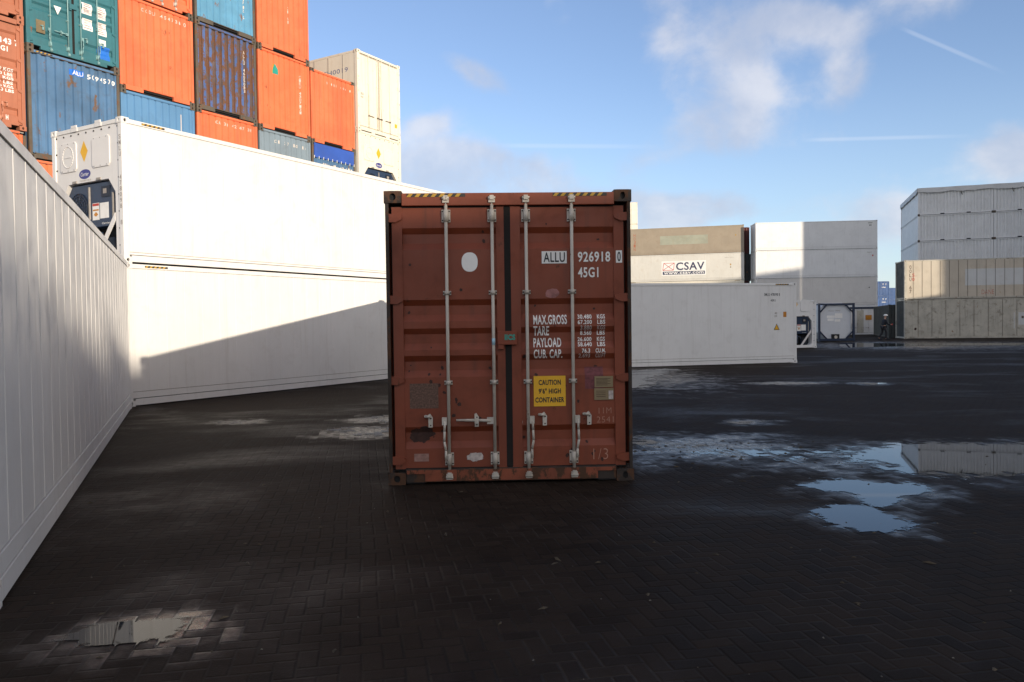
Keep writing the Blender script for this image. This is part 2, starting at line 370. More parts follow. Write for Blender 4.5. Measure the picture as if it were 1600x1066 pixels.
def container(label, x, y, z, yaw, W, L, H, faces, frame='post_rust', roof='roof', cast=None, name='shipping_container', cat='shipping container', group=None, post=.09, inset=.03, castings=True):
    t = empty(name, label, cat, (x, y, z), yaw, group)
    b = MB(); c = .17
    for (px, py) in ((0, 0), (W - post, 0), (0, L - post), (W - post, L - post)):
        b.box(px + .006 * (px == 0), px + post - .006 * (px > 0), py + .006 * (py == 0), py + post - .006 * (py > 0), .11, H - .11)
    for py in (.012, L - .072): b.box(c, W - c, py, py + .06, H - .1, H - .018)          # top end rails
    for px in (.012, W - .072): b.box(px, px + .06, c, L - c, H - .1, H - .018)
    for px in (.008, W - .088): b.box(px, px + .08, c, L - c, .02, .15)
    for py in (.008, L - .088):
        face = 'front' if py < 1 else 'back'; k = faces.get(face, ('closed',))[0]
        if k in ('corr_end',): b.box(c, W / 2 - .5, py, py + .08, .02, .16); b.box(W / 2 + .5, W - c, py, py + .08, .02, .16); b.box(W / 2 - .5, W / 2 + .5, py + .03, py + .06, .135, .16)
        elif k == 'door':
            p = .36
            b.box(p, W - p, py, py + .08, .03, .15)
            b.box(c, p, py, py + .08, .105, .15); b.box(W - p, W - c, py, py + .08, .105, .15)
        else: b.box(c, W - c, py, py + .08, .02, .15)
    link('frame', b.mesh('frame', frame), t, bevel=.006)
    r = MB(); r.box(.05, W - .05, .05, L - .05, H - .055, H - .03); link('roof', r.mesh('roof', roof), t)
    f = MB(); f.box(.09, W - .09, .09, L - .09, .09, .13); link('floor', f.mesh('floor', 'dark'), t)
    if castings:
        cm_ = casting_mesh(cast or frame)
        for zz in (0, H - .118):
            for i, (px, py) in enumerate(((-.003, -.003), (W + .003, -.003), (W + .003, L + .003), (-.003, L + .003))):
                link('corner_casting', cm_, t, (px, py, zz + (.004 if zz else -.0)), i * pi / 2)
    place = {'front': ((0, 0, 0), 0, W), 'right': ((W, 0, 0), pi / 2, L), 'back': ((W, L, 0), pi, W), 'left': ((0, L, 0), -pi / 2, L)}
    for fn in ('front', 'right', 'back', 'left'):
        spec = faces.get(fn, ('closed', frame)); loc, rz, w = place[fn]
        def add(nm, mb, *mats, parent=None, bevel=0.):
            me = mb.mesh(nm, *mats)
            return link(nm, me, parent) if parent else link(nm, me, t, loc, rz, bevel)
        FACE[spec[0]](add, w, H, *spec[1:])
    return t

def f_closed(add, W, H, mat='post_rust'):
    b = MB(); b.rect(.08, W - .08, .14, H - .09, .05); add('end_wall' if W < 4 else 'side_wall', b, mat)

def vprof(W, x0, period, flat, slope, d, y0):
    """upright corrugation: outer flats of width flat, slopes, inner flats"""
    n = max(1, round((W - 2 * x0) / period)); per = (W - 2 * x0) / n; inner = per - flat - 2 * slope; pts = [(x0, y0)]; x = x0
    for i in range(n):
        f1 = flat / 2 
        pts += [(x + f1, y0), (x + f1 + slope, y0 + d), (x + f1 + slope + inner, y0 + d), (x + f1 + 2 * slope + inner, y0)]
        x += per
    pts.append((W - x0, y0)); return pts

def pfn(pts):
    def fn(u):
        if u <= pts[0][0]: return pts[0][1]
        for (a, ya), (b, yb) in zip(pts, pts[1:]):
            if u <= b: return ya + (yb - ya) * (u - a) / max(1e-9, b - a)
        return pts[-1][1]
    return fn

def letters(add, wall, items, prof, axis=0):
    """items: (text, x0, x1, z0, z1, mat, bold) conformed to the sheet"""
    fn = pfn(prof); br = [p[0] for p in prof]
    for it in items:
        b = MB(); k = it[0]
        if k == '#rect': b.rect(it[1], it[2], it[3], it[4], 0.); nm = 'marking'; lo, hi = it[1], it[2]
        elif k == '#poly': b.flat(it[1], 0.); nm = 'marking'
        elif k == '#disc': b.disc(*it[1:5], 0., jag=it[6] if len(it) > 6 else 0, seed=int(it[1] * 97)); nm = 'marking'
        elif k == '#vert':
            st, xc, z1, h, w = it[1:6]; nm = 'lettering'
            for i, ch in enumerate(st):
                if ch != ' ': b.text(ch, xc - w / 2, xc + w / 2, z1 - (i + .85) * h, z1 - i * h, 0., .01)
        elif k == '#spread':
            st, x0, z0, dx, w, h = it[1:7]; nm = 'lettering'
            for i, ch in enumerate(st):
                if ch != ' ': b.text(ch, x0 + i * dx, x0 + i * dx + w, z0, z0 + h, 0., .015)
        else: b.text(k, it[1], it[2], it[3], it[4], 0., it[6] if len(it) > 6 else .01); nm = 'lettering'
        mat = it[{'#rect': 5, '#poly': 2, '#disc': 5, '#vert': 6, '#spread': 7}.get(k, 5)]
        lvl = it[-1] if isinstance(it[-1], int) else 0
        us = [v.co.x if axis == 0 else v.co.z for v in b.bm.verts]
        if us: b.conform(axis, [q for q in br if min(us) < q < max(us)], fn, -.0025 - .0025 * lvl)
        add(nm, b, mat, parent=wall)

def f_corr_end(add, W, H, mat, items=(), period=.235, flat=.165, d=.035, post='post_rust', haz=False, groove=None):
    pr = vprof(W, .085, period, flat, .022, d, .03)
    b = MB(); b.vstrip(pr, .155, H - .1); b.poly([(W / 2 - .5, .05, .155), (W / 2 - .5, .05, .02), (W / 2 + .5, .05, .02), (W / 2 + .5, .05, .155)][::-1]) if False else None
    if groove:
        for f_ in b.bm.faces:
            if f_.calc_center_median().y > .03 + d * .4: f_.material_index = 1
    wall = add('end_wall', b, mat, groove or mat)
    t = MB(); t.box(W / 2 - .52, W / 2 + .52, .16, .2, .03, .15); add('gooseneck_recess', t, 'dark')
    r = MB(); r.box(.17, W - .17, -.0, .012, H - .085, H - .03); add('top_rail', r, mat)
    letters(add, wall, items, pr)
    if haz:
        h = MB(); h.hazard(.22, .62, H - .075, H - .04, -.004, 4); add('hazard_stripe', h, 'haz_k', 'haz_y')

def f_corr_side(add, W, H, mat, items=(), period=.28, flat=.072, slope=.068, d=.036, haz=False, z0=.15):
    pr = vprof(W, .085, period, flat, slope, d, .022)
    b = MB(); b.vstrip(pr, z0, H - .1); wall = add('side_wall' if W > 4 else 'end_wall', b, mat)
    letters(add, wall, items, pr)

def f_reefer_side(add, W, H, mat, items=(), pitch=.45, low=.30, haz=True, seam='seam', hx=None):
    pr = [(.09, .016)]; n = round((W - .5) / pitch); p = (W - .5) / n
    for i in range(1, n + 1):
        x = .05 + i * p
        pr += [(x - .009, .016), (x - .005, .012), (x + .005, .012), (x + .009, .016)]
        if i % 1 == 0 and i < n: pr += [(x + p * .5 - .05, .016), (x + p * .5 - .04, .0168), (x + p * .5 + .04, .0168), (x + p * .5 + .05, .016)]
    pr.append((W - .09, .016))
    b = MB(); b.vstrip(pr, low, H - .112); b.box(.09, W - .09, .006, .03, .165, low - .012) 
    b.box(.17, W - .17, -.001, .012, .022, .152); b.box(.17, W - .17, .002, .012, H - .106, H - .024)
    wall = add('side_wall', b, mat)
    s = MB(); s.rect(.09, W - .09, low - .02, low + .006, .028); s.rect(.17, W - .17, H - .116, H - .102, .0145); add('seam', s, seam, parent=wall)
    letters(add, wall, items, pr)
    if haz:
        for a in ([hx] if hx else [.32, W - .95]):
            h = MB(); h.hazard(a, a + .5, H - .085, H - .045, -.0015, 5); add('hazard_stripe', h, 'haz_k', 'haz_y')

def f_panel_side(add, W, H, mat, items=(), pitch=.62, seam='post_rust'):
    pr = [(.085, .02), (W - .085, .02)]
    b = MB(); b.vstrip(pr, .15, H - .1); wall = add('side_wall', b, mat)
    s = MB(); n = round(W / pitch)
    for i in range(1, n): s.box(i * W / n - .011, i * W / n + .011, .008, .02, .15, H - .1)
    add('seam', s, seam, parent=wall)
    letters(add, wall, items, pr)

def f_reefer_unit(add, W, H, mat='reefer_end', post='reefer', detail=2, logo=True, recess=True):
    """machinery end: flat aluminium bulkhead, two hatches, unit opening with navy machine"""
    sx = W / 2.438; uz0, uz1 = .16, 1.72
    x0, x1 = .33 * sx, 2.16 * sx
    o = [(x0, uz0 + .1), (x0 + .1, uz0), (x1 - .1, uz0), (x1, uz0 + .1), (x1, uz1 - .28), (x1 - .22, uz1), (x0 + .22, uz1), (x0, uz1 - .28)]
    b = MB(); fy = .03
    out = [(.09, .15), (W - .09, .15), (W - .09, H - .1), (.09, H - .1)]
    # ring between outer rectangle and octagon
    O = [b.bm.verts.new((x, fy, z)) for x, z in out]; I = [b.bm.verts.new((x, fy, z)) for x, z in o]; D = [b.bm.verts.new((x, .34, z)) for x, z in o]
    F = b.bm.faces.new
    F([O[0], O[1], I[2], I[1]]); F([O[0], I[1], I[0]]); F([O[1], I[3], I[2]]); F([O[1], O[2], I[4], I[3]]); F([O[2], I[5], I[4]])
    F([O[2], O[3], I[6], I[5]]); F([O[3], I[7], I[6]]); F([O[3], O[0], I[0], I[7]])
    for i in range(8): F([I[i], I[(i + 1) % 8], D[(i + 1) % 8], D[i]])
    wall = add('end_wall', b, mat)
    k = MB(); k.flat(o, .335); add('unit_recess', k, 'dark')
    for (hx0, hx1) in ((.30, .88), (1.42, 2.02)):
        h = MB(); h.prism([(hx0 * sx + .05, 1.98), (hx1 * sx - .05, 1.98), (hx1 * sx, 2.03), (hx1 * sx, 2.55), (hx1 * sx - .05, 2.6), (hx0 * sx + .05, 2.6), (hx0 * sx, 2.55), (hx0 * sx, 2.03)], .008, .03)
        hp = add('access_hatch', h, mat, bevel=.008)
        if hx0 < .5:
            r = MB(); n = 24; cx, cz = (hx0 + hx1) / 2 * sx, 2.29
            for i in range(n):
                a, c_ = 2 * pi * i / n, 2 * pi * (i + 1) / n
                r.cyl((cx + .19 * cos(a), .004, cz + .22 * sin(a)), (cx + .19 * cos(c_), .004, cz + .22 * sin(c_)), .008, 5)
            r.box(cx - .12, cx + .12, -.002, .006, cz - .012, cz + .012); add('hatch_ring', r, mat, parent=hp)
        q = MB()
        for i in range(3):
            for zz in (2.01, 2.57): q.cyl(((hx0 + .08 + i * .21) * sx, .002, zz), ((hx0 + .08 + i * .21) * sx, .01, zz), .008, 6)
        add('bolt', q, 'bolt', parent=hp)
    q = MB()
    for i in range(9): q.cyl((.16 + i * (W - .32) / 8, .018, H - .16), (.16 + i * (W - .32) / 8, .032, H - .16), .018, 8)
    for i in range(1, 8):
        for xx in (.15, W - .15): q.cyl((xx, .018, H - .16 - i * .34), (xx, .032, H - .16 - i * .34), .018, 8)
    add('bolt', q, 'bolt')
    d = MB(); d.flat([(1.0 * sx, 2.36), (1.13 * sx, 2.14), (1.26 * sx, 2.36), (1.13 * sx, 2.58)], .026); add('diamond_sign', d, 'yellow')
    if logo:
        l = MB(); l.disc(1.14 * sx, 1.89, .20, .10, .027, 32); lg = add('logo', l, 'logo_blue')
        l = MB(); l.text('Carrier', 1.0 * sx, 1.28 * sx, 1.85, 1.93, .0245, .012, .25); add('lettering', l, 'white', parent=lg)
        l = MB(); l.text('TRANSICOLD', .95 * sx, 1.35 * sx, 1.745, 1.775, .0265, .005); add('lettering', l, 'seam', parent=lg)
    # machine
    u = MB(); u.prism([(x0 + .03, uz0 + .62), (x1 - .03, uz0 + .62), (x1 - .03, uz1 - .3), (x1 - .24, uz1 - .03), (x0 + .24, uz1 - .03), (x0 + .03, uz1 - .3)], .10, .33)
    un = add('refrigeration_unit', u, 'navy', bevel=.012)
    if detail:
        f = MB(); cx, cz = .80 * sx, 1.22
        f.cyl((cx, .085, cz), (cx, .099, cz), .31, 28); fa = add('fan', f, 'navy2', parent=un)
        g = MB()
        for rr in (.1, .17, .24, .3):
            n = 24
            for i in range(n): g.cyl((cx + rr * cos(2 * pi * i / n), .075, cz + rr * sin(2 * pi * i / n)), (cx + rr * cos(2 * pi * (i + 1) / n), .075, cz + rr * sin(2 * pi * (i + 1) / n)), .006, 4)
        for i in range(10): g.cyl((cx, .075, cz), (cx + .3 * cos(pi * i / 5), .075, cz + .3 * sin(pi * i / 5)), .005, 4)
        g.cyl((cx, .065, cz), (cx, .08, cz), .045, 12)
        add('fan_grille', g, 'navy', parent=un)
        g = MB(); g.rect(1.26 * sx, 1.50 * sx, .93, 1.28, .0985); g.rect(1.52 * sx, 1.82 * sx, .95, 1.27, .0985); add('instruction_label', g, 'white', parent=un)
        g = MB(); g.rect(1.27 * sx, 1.49 * sx, 1.22, 1.27, .096); add('label_band', g, 'csav_red', parent=un)
        g = MB(); g.flat([(1.30 * sx, 1.04), (1.38 * sx, 1.0), (1.46 * sx, 1.04), (1.38 * sx, 1.1)], .096); g.rect(1.28 * sx, 1.48 * sx, 1.12, 1.15, .096); add('label_mark', g, 'orangesign', parent=un)
        g = MB(); g.box(1.60 * sx, 1.88 * sx, .085, .1, 1.38, 1.60); add('control_panel', g, 'navy2', parent=un)
        g = MB(); g.rect(1.66 * sx, 1.78 * sx, 1.45, 1.55, .082); add('display', g, 'seam', parent=un)
        g = MB(); g.box(1.17 * sx, 1.20 * sx, .07, .1, .95, 1.62); g.box(1.96 * sx, 2.0 * sx, .08, .1, .9, 1.45); add('trim', g, 'seam', parent=un)
        g = MB(); g.text('Carrier', 1.58 * sx, 1.86 * sx, .83, .87, .0975, .01, .2); add('lettering', g, 'white', parent=un)
        g = MB(); g.cyl((1.18 * sx, .2, .26), (1.18 * sx, .2, .70), .17, 20); g.cyl((.7 * sx, .22, .24), (.7 * sx, .22, .6), .12, 16)
        g.path([(.5 * sx, .2, .3), (.5 * sx, .16, .7), (1.5 * sx, .15, .62), (1.6 * sx, .2, .3)], .02, 8); add('compressor', g, 'navy')
        g = MB(); g.box(1.6 * sx, 1.95 * sx, .14, .3, .2, .55); add('power_box', g, 'navy2')
        g = MB(); g.prism([(1.42 * sx, .16), (1.56 * sx, .16), (2.12 * sx, .86), (2.12 * sx, 1.02)], .03, .05); g.prism([(.93 * sx, .16), (1.07 * sx, .16), (.36 * sx, 1.02), (.36 * sx, .86)], .03, .05); add('guard_bar', g, 'reefer_end')
    for xx in (.72, 1.55):
        m = MB(); m.box(xx * sx, (xx + .22) * sx, -.0, .03, H - .10, H - .015); m.box(xx * sx + .02, (xx + .2) * sx, -.004, .02, H - .02, H + .03); add('lifting_lug', m, mat)
        m = MB(); m.box(xx * sx, (xx + .14) * sx, .01, .03, uz1 + .005, uz1 + .05); add('latch', m, 'seam')

def f_reefer_door(add, W, H, mat='cream', rodm='cream', marks=True):
    sx = W / 2.438
    for side in (0, 1):
        a, b_ = ((.10, W / 2 - .012), (W / 2 + .012, W - .10))[side]
        d = MB(); d.box(a, b_, .035, .09, .16, H - .12); dr = add('door', d, mat, bevel=.008)
        g = MB(); 
        g.box(a + .015, a + .03, .030, .0355, .18, H - .14); g.box(b_ - .03, b_ - .015, .030, .0355, .18, H - .14)
        g.box(a + .03, b_ - .03, .030, .0355, .18, .195); g.box(a + .03, b_ - .03, .030, .0355, H - .155, H - .14)
        add('gasket', g, 'dline', parent=dr)
        for rx in ((.62, 1.10), (1.34, 1.83))[side]:
            q = MB(); q.box(rx * sx + .018, rx * sx + .030, .028, .0355, .2, H - .15); add('seal_line', q, 'dline', parent=dr)
            r = MB(); x = rx * sx; r.cyl((x, .012, .08), (x, .012, H - .05), .016, 10)
            for zz in (.25, 1.1, 1.9, H - .28): r.box(x - .04, x + .04, .008, .034, zz - .025, zz + .025)
            r.box(x - .03, x + .03, -.004, .02, .05, .11); r.box(x - .03, x + .03, -.004, .02, H - .10, H - .04)
            add('locking_rod', r, rodm, parent=dr)
            h = MB(); s = -1 if rx < W / 2 else 1
            h.box(x - .03, x + .03, -.006, .02, .62, .68); h.box(min(x, x - s * .3), max(x, x - s * .3), -.01, .006, .642, .662); add('handle', h, 'dline', parent=dr)
        for zz in (.3, .95, 1.55, 2.1, H - .32):
            h = MB(); hx = .03 if side == 0 else W - .16
            h.box(hx, hx + .13, .0, .045, zz - .04, zz + .04); h.cyl((hx + (.02 if side == 0 else .11), .0, zz - .06), (hx + (.02 if side == 0 else .11), .0, zz + .06), .018, 8); add('hinge', h, mat, parent=dr)
    if marks:
        m = MB(); m.rect(2.12 * sx, 2.26 * sx, .5, .66, .0325); add('sticker', m, 'yellow')
        m = MB(); m.text('22G1', .2 * sx, .36 * sx, 1.4, 1.48, .0325, .01); add('lettering', m, 'black'); m = MB(); m.text('KGS', .2 * sx, .34 * sx, 1.28, 1.34, .0325, .01); add('lettering', m, 'black')

GR = (2.540, 1.830, 1.546, 1.275, .566)      # tops of the sunk bands in a dry container door
def door_prof(H, y0=.052, d=.040):
    k = H / 2.896; p = [(.15 * k, y0)]
    for z in sorted(GR): p += [((z - .215) * k, y0), ((z - .150) * k, y0 + d), ((z - .058) * k, y0 + d), (z * k, y0)]
    p.append((H - .146, y0)); return p

def f_door(add, W, H, mat='red', sill='red_rust', rodm='rod', post='black_rust', hero=False, items=()):
    sx = W / 2.438; k = H / 2.896; pr = door_prof(H); zb, zt = .150, H - .150
    h = MB(); h.box(.17, W - .17, -.0, .05, H - .142, H - .020); add('header', h, sill if not hero else mat, bevel=.005)
    g = MB(); g.box(.05, W - .05, .110, .12, .13, H - .13); add('gasket', g, 'gasket')
    g = MB(); g.box(1.172 * sx, 1.236 * sx, .042, .074, zb + .01, zt - .005); g.box(.065, W - .07, .05, .072, H - .158, H - .146); g.box(.065, W - .07, .045, .072, .14, zb + .008); add('door_seal', g, 'gasket')
    doors = []
    for side in (0, 1):
        a, b_ = ((.066 * sx, 1.176 * sx), (1.232 * sx, W - .072 * sx))[side]
        d = MB(); d.box(a, a + .100 * sx, .044, .074, zb, zt); d.box(b_ - (.082 if side == 0 else .10) * sx, b_, .044, .074, zb, zt)
        xa, xb = a + .1 * sx, b_ - (.082 if side == 0 else .10) * sx
        d.hstrip([(z, y) for z, y in pr if 1] , xa, xb)
        # closing caps at the ends of the sunk bands
        for x, fl in ((xa, False), (xb, True)):
            for z in GR:
                q = [(x, .052, (z - .215) * k), (x, .092, (z - .150) * k), (x, .092, (z - .058) * k), (x, .052, z * k)]
                d.poly(q, flip=fl)
        d.box(a, b_, .048, .053, zt - .13, zt) if False else None
        dr = add('door', d, mat); doors.append(dr)
        for rx in ((.602, 1.055), (1.391, 1.844))[side]:
            x = rx * sx
            r = MB(); r.cyl((x, .014, .085), (x, .014, H - .075), .0165, 12); add('locking_rod', r, rodm, parent=dr)
            for zz, hh, ww in ((2.655, .062, .043), (.245, .062, .043), (1.895, .020, .040), (1.005, .020, .040)):
                r = MB(); r.box(x - ww, x + ww, .030, .050, (zz - hh) * k, (zz + hh) * k); r.cyl((x, .012, (zz - hh * .9) * k), (x, .012, (zz + hh * .9) * k), .026, 10)
                r.mi = 1; dz = .045 if hh > .05 else 0.
                for s1 in (-1, 1):
                    for s2 in ((-1, 1) if dz else (0,)): r.cyl((x + s1 * .033, .024, zz * k + s2 * dz), (x + s1 * .033, .032, zz * k + s2 * dz), .008, 6)
                br = add('rod_bracket', r, rodm, 'bolt', parent=dr)
            for zz, s in ((H - .082, 1), (.082, -1)):
                r = MB(); r.box(x - .032, x + .032, -.018, .0, zz - .035, zz + .022); r.box(x - .020, x + .020, -.035, .02, zz - .01, zz + .034)
                r.cyl((x - .036, -.02, zz + .01 * s), (x + .036, -.02, zz + .01 * s), .013, 8); r.box(x - .014, x + .014, .0, .03, zz - .06 * (s > 0), zz + .06 * (s < 0)); add('cam_keeper', r, 'rod' if hero else rodm, parent=dr)
            # handle
            hz = .625 * k
            r = MB(); 
            if abs(rx - 1.055) < .01:
                r.box(x - .075, x - .01, -.016, .026, hz - .032, hz + .032); r.cyl((x - .04, -.006, hz), (x - .18, -.012, hz + .006), .017, 8, .014); r.cyl((x - .18, -.012, hz + .006), (x - .38, -.006, hz + .010), .016, 8, .010)
            else:
                s = -1 if rx < .8 else 1; xx = x + s * .040
                r.box(xx - .028, xx + .020, -.016, .026, hz - .037, hz + .037)
                r.path([(xx, -.008, hz), (xx + s * .004, -.014, hz - .10), (xx + s * .008, -.014, hz - .20), (xx + s * -.008, -.01, hz - .29), (xx - s * .005, -.006, hz - .38)], .012, 8)
            add('handle', r, rodm, parent=dr)
        for rx, hk in (((.42, 1), (.877, 0)), ((1.555, 1), (2.0, 1)))[side]:
            x = rx * sx; r = MB(); r.prism([(x - .020, .565 * k), (x + .020, .565 * k), (x + .022, .66 * k), (x - .004, .70 * k), (x - .022, .69 * k)], .012, .036)
            if hk: r.cyl((x - .05, .02, .675 * k), (x, .0, .672 * k), .014, 8); r.cyl((x - .055, .05, .672 * k), (x - .052, .012, .675 * k), .012, 8)
            else: r.box(x - .02, x + .02, -.03, .012, .60 * k, .655 * k)
            r.mi = 1; r.cyl((x + .002, .008, .655 * k), (x + .002, .013, .655 * k), .009, 8); r.cyl((x + .001, .008, .585 * k), (x + .001, .013, .585 * k), .007, 8); add('handle_retainer', r, rodm, 'bolt', parent=dr)
        for zz in (2.64, 1.835, 1.035, .24):
            h = MB(); z = zz * k
            if side == 0: pts = [(.022, z - .042), (.105, z - .046), (.165 * sx, z - .016), (.168 * sx, z + .016), (.105, z + .036), (.022, z + .040)]
            else: pts = [(W - x_, z_) for x_, z_ in reversed([(.022, z - .042), (.105, z - .046), (.165 * sx, z - .016), (.168 * sx, z + .016), (.105, z + .036), (.022, z + .040)])]
            h.prism(pts, .018, .046); add('hinge', h, mat, parent=dr, bevel=0)
    b = MB(); b.box(1.095 * sx, 1.285 * sx, -.004, .042, 1.375 * k, 1.51 * k); b.box(1.10 * sx, 1.155 * sx, .0, .042, 1.33 * k, 1.374 * k)
    lb = add('lock_box', b, mat, bevel=.004)
    if hero:
        b = MB(); b.text('IICS', 1.165, 1.27, 1.42, 1.478, -.006, .05); add('lettering', b, 'teal_mark', parent=lb)
    letters(lambda nm, mb, *m, parent=None: add(nm, mb, *m, parent=parent), doors[1], [i for i in items if i[0] != 'L'], pr, 1)
    return doors, pr

FACE = {'closed': f_closed, 'corr_end': f_corr_end, 'corr_side': f_corr_side, 'reefer_side': f_reefer_side, 'panel_side': f_panel_side, 'reefer_unit': f_reefer_unit, 'reefer_door': f_reefer_door, 'door': f_door}

# lettering and stickers of the red container's doors; everything is conformed to the sunk bands
def hero_door(add, W, H):
    doors, pr = f_door(add, W, H, 'red', 'red_rust', 'rod', 'black_rust', True)
    sticks = [
        (0, 'round_sticker', 'disc', (.829, 2.20, .080, .096), 'white', 0., 2.3), (1, 'worn_sticker', 'disc', (1.648, 1.88, .066, .047), 'pink', .10, 2.4),
        (0, 'glue_residue', 'rect', (.216, .50, .75, 1.0), 'greypatch', 0, 0), (0, 'soot_patch', 'disc', (.325, .487, .115, .085), 'soot', .28, 2),
        (0, 'pale_sticker', 'rect', (.25, .396, .222, .30), 'palesticker', 0, 0), (0, 'torn_paper', 'disc', (.857, .258, .075, .048), 'paper', .22, 2),
        (1, 'sticker_residue', 'rect', (1.965, 2.15, .92, 1.14), 'ghost', 0, 0), (1, 'sticker_scrap', 'rect', (1.245, 1.335, .585, .612), 'paper', 0, 0),
        (1, 'yellow_sign', 'rect', (1.450, 1.770, .752, 1.056), 'yellow', 0, 0)]
    R = random.Random(3)
    for (sd, nm, kd, g, mt, jag, p) in sticks:
        b = MB()
        if kd == 'disc': b.disc(*g, 0., 40, jag, int(g[0] * 100), p)
        else: b.rect(*g, 0.)
        zs = [v.co.z for v in b.bm.verts]
        b.conform(2, [q[0] for q in pr if min(zs) < q[0] < max(zs)], pfn(pr), -.004 if nm == 'yellow_sign' else -.0025)
        add(nm, b, mt, parent=doors[sd])
    def tx(nm, lst, mt, off=-.0045, bold=.0, parent=1):
        for q_ in lst[1:]: tx(nm, [q_], mt, off, bold, parent)
        b = MB(); b.text(*lst[0], 0., bold)
        zs = [v.co.z for v in b.bm.verts]
        b.conform(2, [q[0] for q in pr if min(zs) < q[0] < max(zs)], pfn(pr), off); add(nm, b, mt, parent=doors[parent])
    for x0, x1, y, st, m in ((1.546, 1.796, .0465, 'ALLU', .018), (2.288, 2.350, .0405, '0', .014)):
        b = MB(); b.rect(x0, x1, 2.177, 2.299, y); add('number_label', b, 'white', parent=doors[1])
        b = MB(); b.text(st, x0 + m, x1 - m, 2.189, 2.287, y - .0025, .014); add('lettering', b, 'black', parent=doors[1])
    b = MB(); b.text('926918', 1.907, 2.232, 2.188, 2.292, .0475, .022); add('lettering', b, 'white', parent=doors[1]); b = MB(); b.text('45G1', 1.907, 2.112, 2.034, 2.136, .0475, .022); add('lettering', b, 'white', parent=doors[1])
    tx('lettering', [('MAX.GROSS', 1.455, 1.791, 1.570, 1.666), ('TARE', 1.455, 1.612, 1.460, 1.553), ('PAYLOAD', 1.455, 1.734, 1.342, 1.436), ('CUB. CAP.', 1.455, 1.742, 1.232, 1.322)], 'white', bold=.022)
    rows = [('30.480', 1.899, 2.04, 1.622, 'KGS'), ('67.200', 1.899, 2.04, 1.568, 'LBS'), ('3.880', 1.926, 2.04, 1.512, 'KGS'), ('8.560', 1.926, 2.04, 1.459, 'LBS'), ('26.600', 1.899, 2.04, 1.396, 'KGS'), ('58.640', 1.899, 2.04, 1.345, 'LBS'), ('76.3', 1.938, 2.02, 1.282, 'CU.M.'), ('2.693', 1.905, 2.02, 1.232, 'CU.FT')]
    for i, (n, x0, x1, z, u) in enumerate(rows):
        tx('lettering', [(n, x0, x1, z, z + .043), (u, 2.095 if i < 6 else 2.075, 2.175, z, z + .043)], 'white_worn' if i in (2, 7) else 'white', bold=.022)
    tx('lettering', [('CAUTION', 1.500, 1.722, .965, 1.018), ('9\'6" HIGH', 1.500, 1.722, .878, .931), ('CONTAINER', 1.465, 1.755, .790, .843)], 'black', -.0065, .028)
    tx('chalk_mark', [('11M 2', 2.10, 2.30, .67, .73), ('2541A', 2.08, 2.33, .58, .64), ('1/3', 2.04, 2.19, .21, .32)], 'chalk', -.0045, -.012)
    b = MB(); b.box(2.056, 2.250, .040, .046, .808, .925); b.box(2.060, 2.246, .040, .046, .935, 1.045); pl = add('safety_plate', b, 'brass', parent=doors[1])
    b = MB(); b.rect(2.20, 2.245, .815, .90, .0375); add('paper_label', b, 'paper', parent=doors[1])
    b = MB()
    for i in range(6): b.rect(2.075, 2.19 + .03 * (i % 2), .955 + i * .013, .959 + i * .013, .0375)
    for i in range(4): b.rect(2.075, 2.17, .84 + i * .018, .844 + i * .018, .0375)
    add('plate_print', b, 'soot', parent=doors[1])
    b = MB(); b.cyl((1.055, .0138, 1.375), (1.055, .0138, 1.44), .0175, 12); add('blue_tape', b, 'cyan', parent=doors[0])
    for (x0, x1) in ((.22, .77), (1.66, 2.17)):
        b = MB(); b.hazard(x0, x1, H - .058, H - .026, -.003, 7); add('hazard_stripe', b, 'haz_k', 'haz_y')
    # small rust scabs
    for sd in (0, 1):
        b = MB()
        for i in range(26):
            x = (R.uniform(.2, 1.08) if sd == 0 else R.uniform(1.33, 2.2)); z = R.choice((R.uniform(.2, 1.3), R.uniform(.2, 2.6))); rr = R.uniform(.006, .02)
            b.disc(x, z, rr, rr * R.uniform(.8, 1.5), 0., 10, .35, i)
        b.conform(2, [q[0] for q in pr], pfn(pr), -.0015); add('rust_spot', b, 'soot', parent=doors[sd])['kind'] = 'stuff'
FACE['hero_door'] = hero_door

# ------------------------------------------------------------------ the red container in the middle
A_ = container('rusty red shipping container standing alone, doors closed, yellow caution sign on its right door', -1.2367, 7.8129, .0, .0369, 2.438, 12.192, 2.896,
          {'front': ('hero_door',), 'left': ('corr_side', 'red'), 'right': ('corr_side', 'red'), 'back': ('corr_end', 'red')}, frame='black_rust', cast='black_rust', post=.040)
b = MB(); p = .36
b.box(p, 2.438 - p, -.002, .008, .032, .142); b.box(.18, p, -.002, .008, .106, .142); b.box(2.438 - p, 2.438 - .18, -.002, .008, .106, .142)
link('sill_plate', b.mesh('sill_plate', 'red_rust'), A_)
for x0 in (.176, 2.438 - .359):
    b = MB(); b.box(x0, x0 + .183, .012, .05, .012, .104); link('pocket_recess', b.mesh('pocket_recess', 'dark'), A_)

